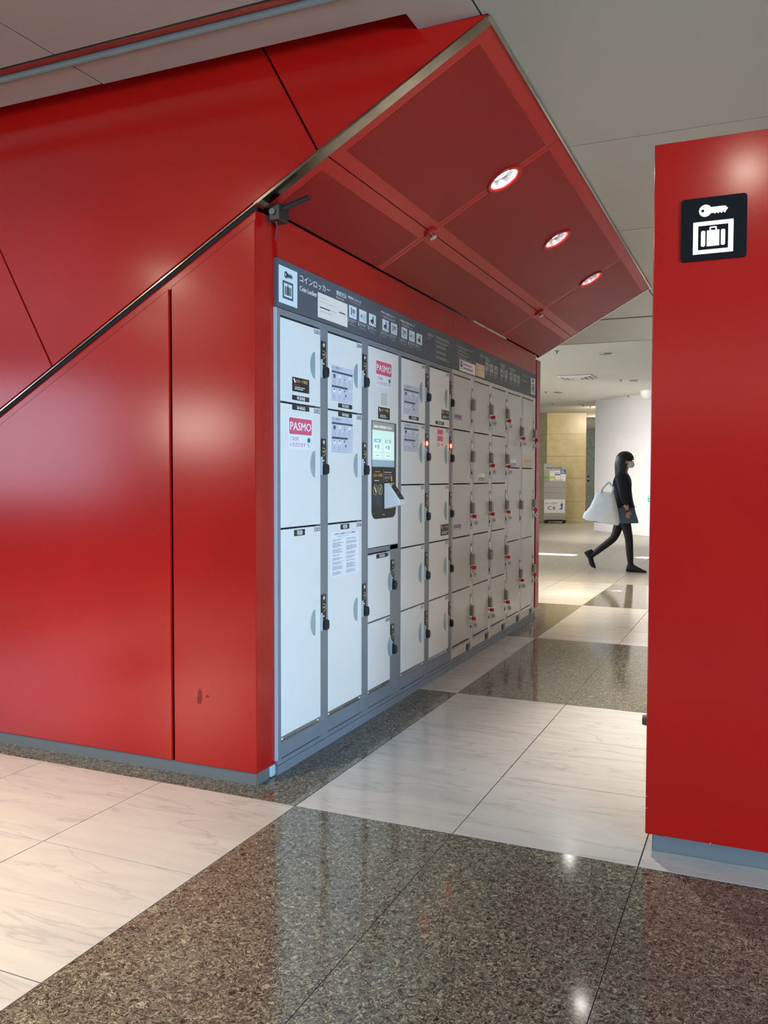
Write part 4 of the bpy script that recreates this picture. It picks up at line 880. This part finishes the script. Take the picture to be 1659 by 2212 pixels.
# far ceiling fittings
for (x, y, r_, lb) in ((-2.18, 13.12, .10, 'nearest unlit round downlight in the far white ceiling'), (-2.27, 16.9, .10, 'unlit round downlight in the far ceiling near the red partition edge'), (-4.08, 18.58, .11, 'unlit round downlight in the far ceiling on the left side')):
    q = empty('far_downlight', (x, y, 3.10), lb, 'light', 'unlit downlights in the far ceiling'); b = MB(); b.tube((0, 0, -.0015), (0, 0, -.012), r_, r_ - .01, 'steel', 24); b.build('trim_ring', q); b = MB(); b.tube((0, 0, -.0125), (0, 0, -.016), r_ * .8, r_ * .75, 'coinbox', 24); b.build('lamp', q)
for i, (x, y) in enumerate(((-2.79, 12.55), (-2.50, 16.7), (-4.32, 18.4), (-2.82, 20.0), (-4.85, 21.4), (-4.23, 22.1), (-4.12, 22.5))):
    q = empty('sprinkler', (x, y, 3.10), ['sprinkler head at the near edge of the far ceiling', 'sprinkler head beside the downlight near the partition edge', 'sprinkler head at the left side of the far ceiling', 'sprinkler head above the top edge of the white wall', 'sprinkler head above the beige column', 'sprinkler head above the right corner of the beige column', 'farthest sprinkler head, right of the beige column'][i], 'sprinkler', 'sprinklers in the far ceiling')
    b = MB(); b.tube((0, 0, -.001), (0, 0, -.008), .035, .03, 'coinbox', 14); b.build('rose', q); b = MB(); b.tube((0, 0, -.008), (0, 0, -.035), .012, .008, 'coinbox', 10); b.tube((0, 0, -.035), (0, 0, -.038), .02, .02, 'coinbox', 12); b.build('head', q)
q = empty('air_diffuser', (-3.15, 15.9, 3.10), 'square white air diffuser with nested frames in the far ceiling', 'air vent', rz=R(0))
b = MB()
for i, s_ in enumerate((.30, .22, .14, .07)):
    for (x0, x1, y0, y1) in ((-s_, s_, -s_, -s_ + .03), (-s_, s_, s_ - .03, s_), (-s_, -s_ + .03, -s_ + .03, s_ - .03), (s_ - .03, s_, -s_ + .03, s_ - .03)): b.box(x0, x1, y0, y1, -.03 - i * .006, -.012 - i * .006, 'tag')
b.build('louvres', q); b = MB(); b.box(-.29, .29, -.29, .29, -.011, -.001, 'coinbox'); b.build('throat', q)

# lights of the far hall, with added fills and floor-patch beams
light('far_hall', 'AREA', (-6.6, 13.5, 3.02), (-5.4, 14.2, 0), 470, NEUT, 3.0, 2.0)
light('cool_fill_far_side', 'AREA', (-7.5, 8.6, 1.7), (-1.8, 12.2, .9), 150, DAY, 1.8, 1.8)  # added cool fill to brighten the passer-by's bag
light('far_wall_fill', 'AREA', (-4.6, 15.6, 2.75), (-1.9, 19.3, .6), 62, (1.0, .95, .9), 1.6, .8, 75)  # added fill aimed at the white wall
light('far_cove', 'AREA', (-4.2, 26.5, 2.9), (-4.8, 24.5, 1.5), 60, WARM, 1.0, 1.0)
light('column_wash', 'AREA', (-3.6, 22.6, 2.95), (-5.0, 24.6, 1.0), 45, WARM, .5, .5)
light('far_light_rear', 'AREA', (-2.2, 29.0, 2.9), (-5.2, 31.5, .6), 160, (1.0, .96, .86), 2.0, 1.0)
light('floor_patch_beam_left', 'AREA', (-3.30, 14.08, 3.05), (-3.30, 14.08, 0), 22, (1, .98, .93), .95, .20, 3)  # narrow beam under the ceiling, added to make the bright floor patch
light('floor_patch_beam_right', 'AREA', (-1.72, 14.10, 3.05), (-1.72, 14.10, 0), 3.0, (1, .9, .75), .16, .18, 3)  # second added beam, for the small patch on the right

# ------------------------------------------------------------------ person
PX, PY = -1.72, 11.9
pr = empty('person', (PX, PY, 0), 'passer-by in a dark coat and black tights striding right with a white tote bag', 'person')
def skin(name, V, E, Rd, k, parent, sub=2, root=0, mats=None):
    me = bpy.data.meshes.new(name); me.from_pydata(V, E, []); o = bpy.data.objects.new(name, me); C.objects.link(o)
    md = o.modifiers.new('s', 'SKIN'); md.use_smooth_shade = True
    for i, r in enumerate(Rd):
        me.skin_vertices[0].data[i].radius = (r, r) if not isinstance(r, tuple) else r
        me.skin_vertices[0].data[i].use_root = (i == root)
    sm = o.modifiers.new('d', 'SUBSURF'); sm.levels = sm.render_levels = sub
    bpy.context.view_layer.update()
    m2 = bpy.data.meshes.new_from_object(o.evaluated_get(bpy.context.evaluated_depsgraph_get())); o.modifiers.clear(); o.data = m2
    m2.materials.clear()
    for kk in (k if isinstance(k, list) else [k]): m2.materials.append(M[kk])
    for p in m2.polygons: p.use_smooth = True
    if mats:
        for p in m2.polygons: p.material_index = mats(p.center)
    o.parent = parent; return o
# x = walking direction, y = depth (-y towards the viewer: right side), z up
V = [(0.00, 0, .84), (.0, 0, .97), (-.01, 0, 1.14), (-.025, 0, 1.27), (-.015, 0, 1.345), (.012, 0, 1.40), (.02, 0, 1.455), (.022, 0, 1.53),
     (.0, -.075, .80), (.085, -.08, .45), (.095, -.08, .26), (.112, -.08, .09), (.19, -.08, .045), (.26, -.08, .030),
     (-.02, .075, .80), (-.13, .08, .44), (-.29, .08, .31), (-.455, .08, .17), (-.44, .08, .075), (-.40, .08, .028),
     (-.02, -.15, 1.27), (.02, -.19, 1.06), (.06, -.185, .88), (.075, -.18, .83),
     (-.02, .15, 1.27), (-.12, .18, 1.06), (-.02, .16, .90), (.02, .15, .86)]
E_ = [(0, 1), (1, 2), (2, 3), (3, 4), (4, 5), (5, 6), (6, 7), (0, 8), (8, 9), (9, 10), (10, 11), (11, 12), (12, 13), (0, 14), (14, 15), (15, 16), (16, 17), (17, 18), (18, 19),
      (3, 20), (20, 21), (21, 22), (22, 23), (3, 24), (24, 25), (25, 26), (26, 27)]
Rd = [.125, .11, .12, .115, .055, .05, .082, .078, .088, .056, .052, .038, .034, .022, .088, .056, .050, .036, .030, .022, .05, .040, .030, .022, .05, .040, .030, .022]
body = skin('body', V, E_, Rd, ['tights', 'skin', 'navy'], pr, 2, 0, lambda c: 0 if c.z < .86 and abs(c.y) < .165 and not (c.x > .03 and c.z > .8) else (1 if c.z > 1.30 or c.z < .90 else 2))
# face details
for s_ in (-1, 1):
    b = MB(); b.tube((.088, s_ * .030, 1.495), (.098, s_ * .030, 1.495), .010, .008, 'hair', 8); b.build('eye', pr)
b = MB(); b.tube((.085, 0, 1.485), (.120, 0, 1.462), .008, .013, 'skin', 8); b.build('nose', pr)
b = MB(); n = 8; vs = []
for i in range(n + 1):
    for j in range(5):
        a = -1.15 + 2.3 * i / n; t = j / 4; rr = .093 + .022 * math.sin(t * math.pi) * math.cos(a)
        vs.append((.018 + rr * math.cos(a), rr * .92 * math.sin(a), 1.392 + .085 * t))
b.raw(vs, [(i * 5 + j, (i + 1) * 5 + j, (i + 1) * 5 + j + 1, i * 5 + j + 1) for i in range(n) for j in range(4)], 'mask'); b.build('face_mask', pr, smooth=True)
b = MB(); b.tube((.03, -.083, 1.47), (.03, -.095, 1.47), .018, .022, 'skin', 10); b.build('ear', pr)
# hair: shell over skull falling to the shoulders
b = MB(); n = 20; vs = []; rows = 9
for j in range(rows):
    t = j / (rows - 1)
    for i in range(n):
        a = 6.28318 * i / n; fr = max(0, math.cos(a))
        if j < 5:
            ph = math.pi / 2 * (1 - j / 4.0) ; rr = .104 * math.cos(ph) + .002; z = 1.505 + .100 * math.sin(ph)
        else:
            rr = (.104 if fr < .35 else .098) - (j - 4) * .003; z = 1.505 - (j - 4) * (.060 if fr < .35 else .006)
        vs.append((.005 + rr * math.cos(a) * 1.04 - (.018 if j > 4 else 0), rr * .90 * math.sin(a), z))
b.raw(vs, [(j * n + i, j * n + (i + 1) % n, (j + 1) * n + (i + 1) % n, (j + 1) * n + i) for j in range(rows - 1) for i in range(n)] , 'hair')
hr = b.build('hair', pr, smooth=True); sd = hr.modifiers.new('t', 'SOLIDIFY'); sd.thickness = .022; sd.offset = 0
# coat: torso and sleeves as one surface
Vc = [(0, 0, .86), (-.005, 0, .99), (-.03, 0, 1.13), (-.035, 0, 1.25), (-.015, 0, 1.325), (-.03, -.155, 1.265), (.01, -.195, 1.07), (.055, -.19, .90), (-.03, .155, 1.265), (-.125, .185, 1.07), (-.03, .165, .93)]
Ec = [(0, 1), (1, 2), (2, 3), (3, 4), (3, 5), (5, 6), (6, 7), (3, 8), (8, 9), (9, 10)]
skin('coat', Vc, Ec, [.155, .135, .145, .14, .075, .072, .058, .048, .072, .06, .05], 'navy', pr, 2, 1)
b = MB(); n = 20; vs = []
for j, (z, rx, ry) in enumerate(((.86, .135, .15), (.78, .155, .165), (.70, .18, .175), (.655, .19, .18), (.655, .175, .165), (.86, .12, .13))):
    for i in range(n):
        a = 6.28318 * i / n; vs.append((.005 + rx * math.cos(a), ry * math.sin(a), z))
b.raw(vs, [(j * n + i, j * n + (i + 1) % n, (j + 1) * n + (i + 1) % n, (j + 1) * n + i) for j in range(5) for i in range(n)], 'denim'); b.build('skirt', pr, smooth=True)
b = MB(); b.tube((-.045, 0, 1.345), (.0, 0, 1.365), .068, .062, 'board', 16, False); b.build('collar', pr, smooth=True)
# hands: palm and five fingers each
for nm, base, sg_ in (('right', Vector((.078, -.18, .825)), -1), ('left', Vector((.03, .148, .85)), 1)):
    Vh = [base, base + Vector((.012, 0, -.045))]; Eh = [(0, 1)]; Rh = [.022, .024]
    for q in range(4):
        i0 = len(Vh); lng = (.038, .044, .042, .032)[q]; p0 = base + Vector((.022 - q * .014, sg_ * .004, -.062)); Vh += [p0, p0 + Vector((.004, -sg_ * .006, -lng * .55)), p0 + Vector((-.008, -sg_ * .016, -lng))]
        Eh += [(1, i0), (i0, i0 + 1), (i0 + 1, i0 + 2)]; Rh += [.0095, .0085, .007]
    i0 = len(Vh); Vh += [base + Vector((.034, -sg_ * .008, -.030)), base + Vector((.044, -sg_ * .014, -.058))]; Eh += [(0, i0), (i0, i0 + 1)]; Rh += [.011, .008]
    skin('hand', Vh, Eh, Rh, 'skin', pr, 1, 0)
# shoes
def shoe(P, ang):
    b = MB(); n = 12; vs = []; L_ = [(-.062, .030, .055), (-.045, .040, .115), (-.01, .042, .120), (.03, .040, .095), (.08, .041, .062), (.13, .043, .045), (.175, .036, .034), (.20, .018, .022)]
    ca, sa = math.cos(ang), math.sin(ang)
    for x, ry, h in L_:
        for i in range(n):
            a = 6.28318 * i / n; z = max(0, h * (.5 + .5 * math.sin(a)) * 1.0); y = ry * math.cos(a) * (1 if z < h * .7 else .8)
            vs.append((P[0] + x * ca - z * sa, P[1] + y, P[2] + x * sa + z * ca))
    m = len(L_); b.raw(vs, [(j * n + i, (j + 1) * n + i, (j + 1) * n + (i + 1) % n, j * n + (i + 1) % n) for j in range(m - 1) for i in range(n)] + [list(range(n)), list(range((m - 1) * n, m * n))[::-1]], 'shoe')
    return b.build('shoe', pr, smooth=True)
shoe((.115, -.08, .002), 0.0); shoe((-.505, .08, .175), R(-56))
# tote bag
bg_ = empty('tote_bag', (PX - .22, PY - .27, .62), 'white canvas tote bag swinging from the passer-by\'s arm', 'bag')
b = MB(); rings = [(.45, -.095, .125, .035), (.41, -.11, .135, .050), (.25, -.18, .175, .080), (.10, -.26, .205, .090), (.045, -.28, .21, .075), (.01, -.21, .195, .040)]; n = 20; vs = []
for z, x0, x1, d in rings:
    for i in range(n):
        a = 6.28318 * i / n; sx_ = math.copysign(abs(math.cos(a)) ** .6, math.cos(a)); sy_ = math.copysign(abs(math.sin(a)) ** .8, math.sin(a))
        vs.append(((x0 + x1) / 2 + (x1 - x0) / 2 * sx_, d * sy_, z + (.06 * (1 - (sx_ + 1) / 2) if z < .12 else 0) + .006 * math.sin(i * 2.3 + z * 30)))
b.raw(vs, [(j * n + i, (j + 1) * n + i, (j + 1) * n + (i + 1) % n, j * n + (i + 1) % n) for j in range(len(rings) - 1) for i in range(n)] + [list(range((len(rings) - 1) * n, len(rings) * n))], 'bag')
b.build('pouch', bg_, smooth=True)
b = MB(); b.box(-.05, .085, -.048, -.0435, .395, .405, 'navy'); b.build('seam_band', bg_)
for s_ in (-1, 1):
    b = MB(); pts = [(-.04, s_ * .04, .42), (-.02, s_ * .035, .50), (.06, s_ * .03 + .02, .58), (.12, s_ * .035, .50), (.10, s_ * .04, .42)]
    for p, q_ in zip(pts[:-1], pts[1:]): b.tube(p, q_, .009, .009, 'bag', 8)
    b.build('strap', bg_)
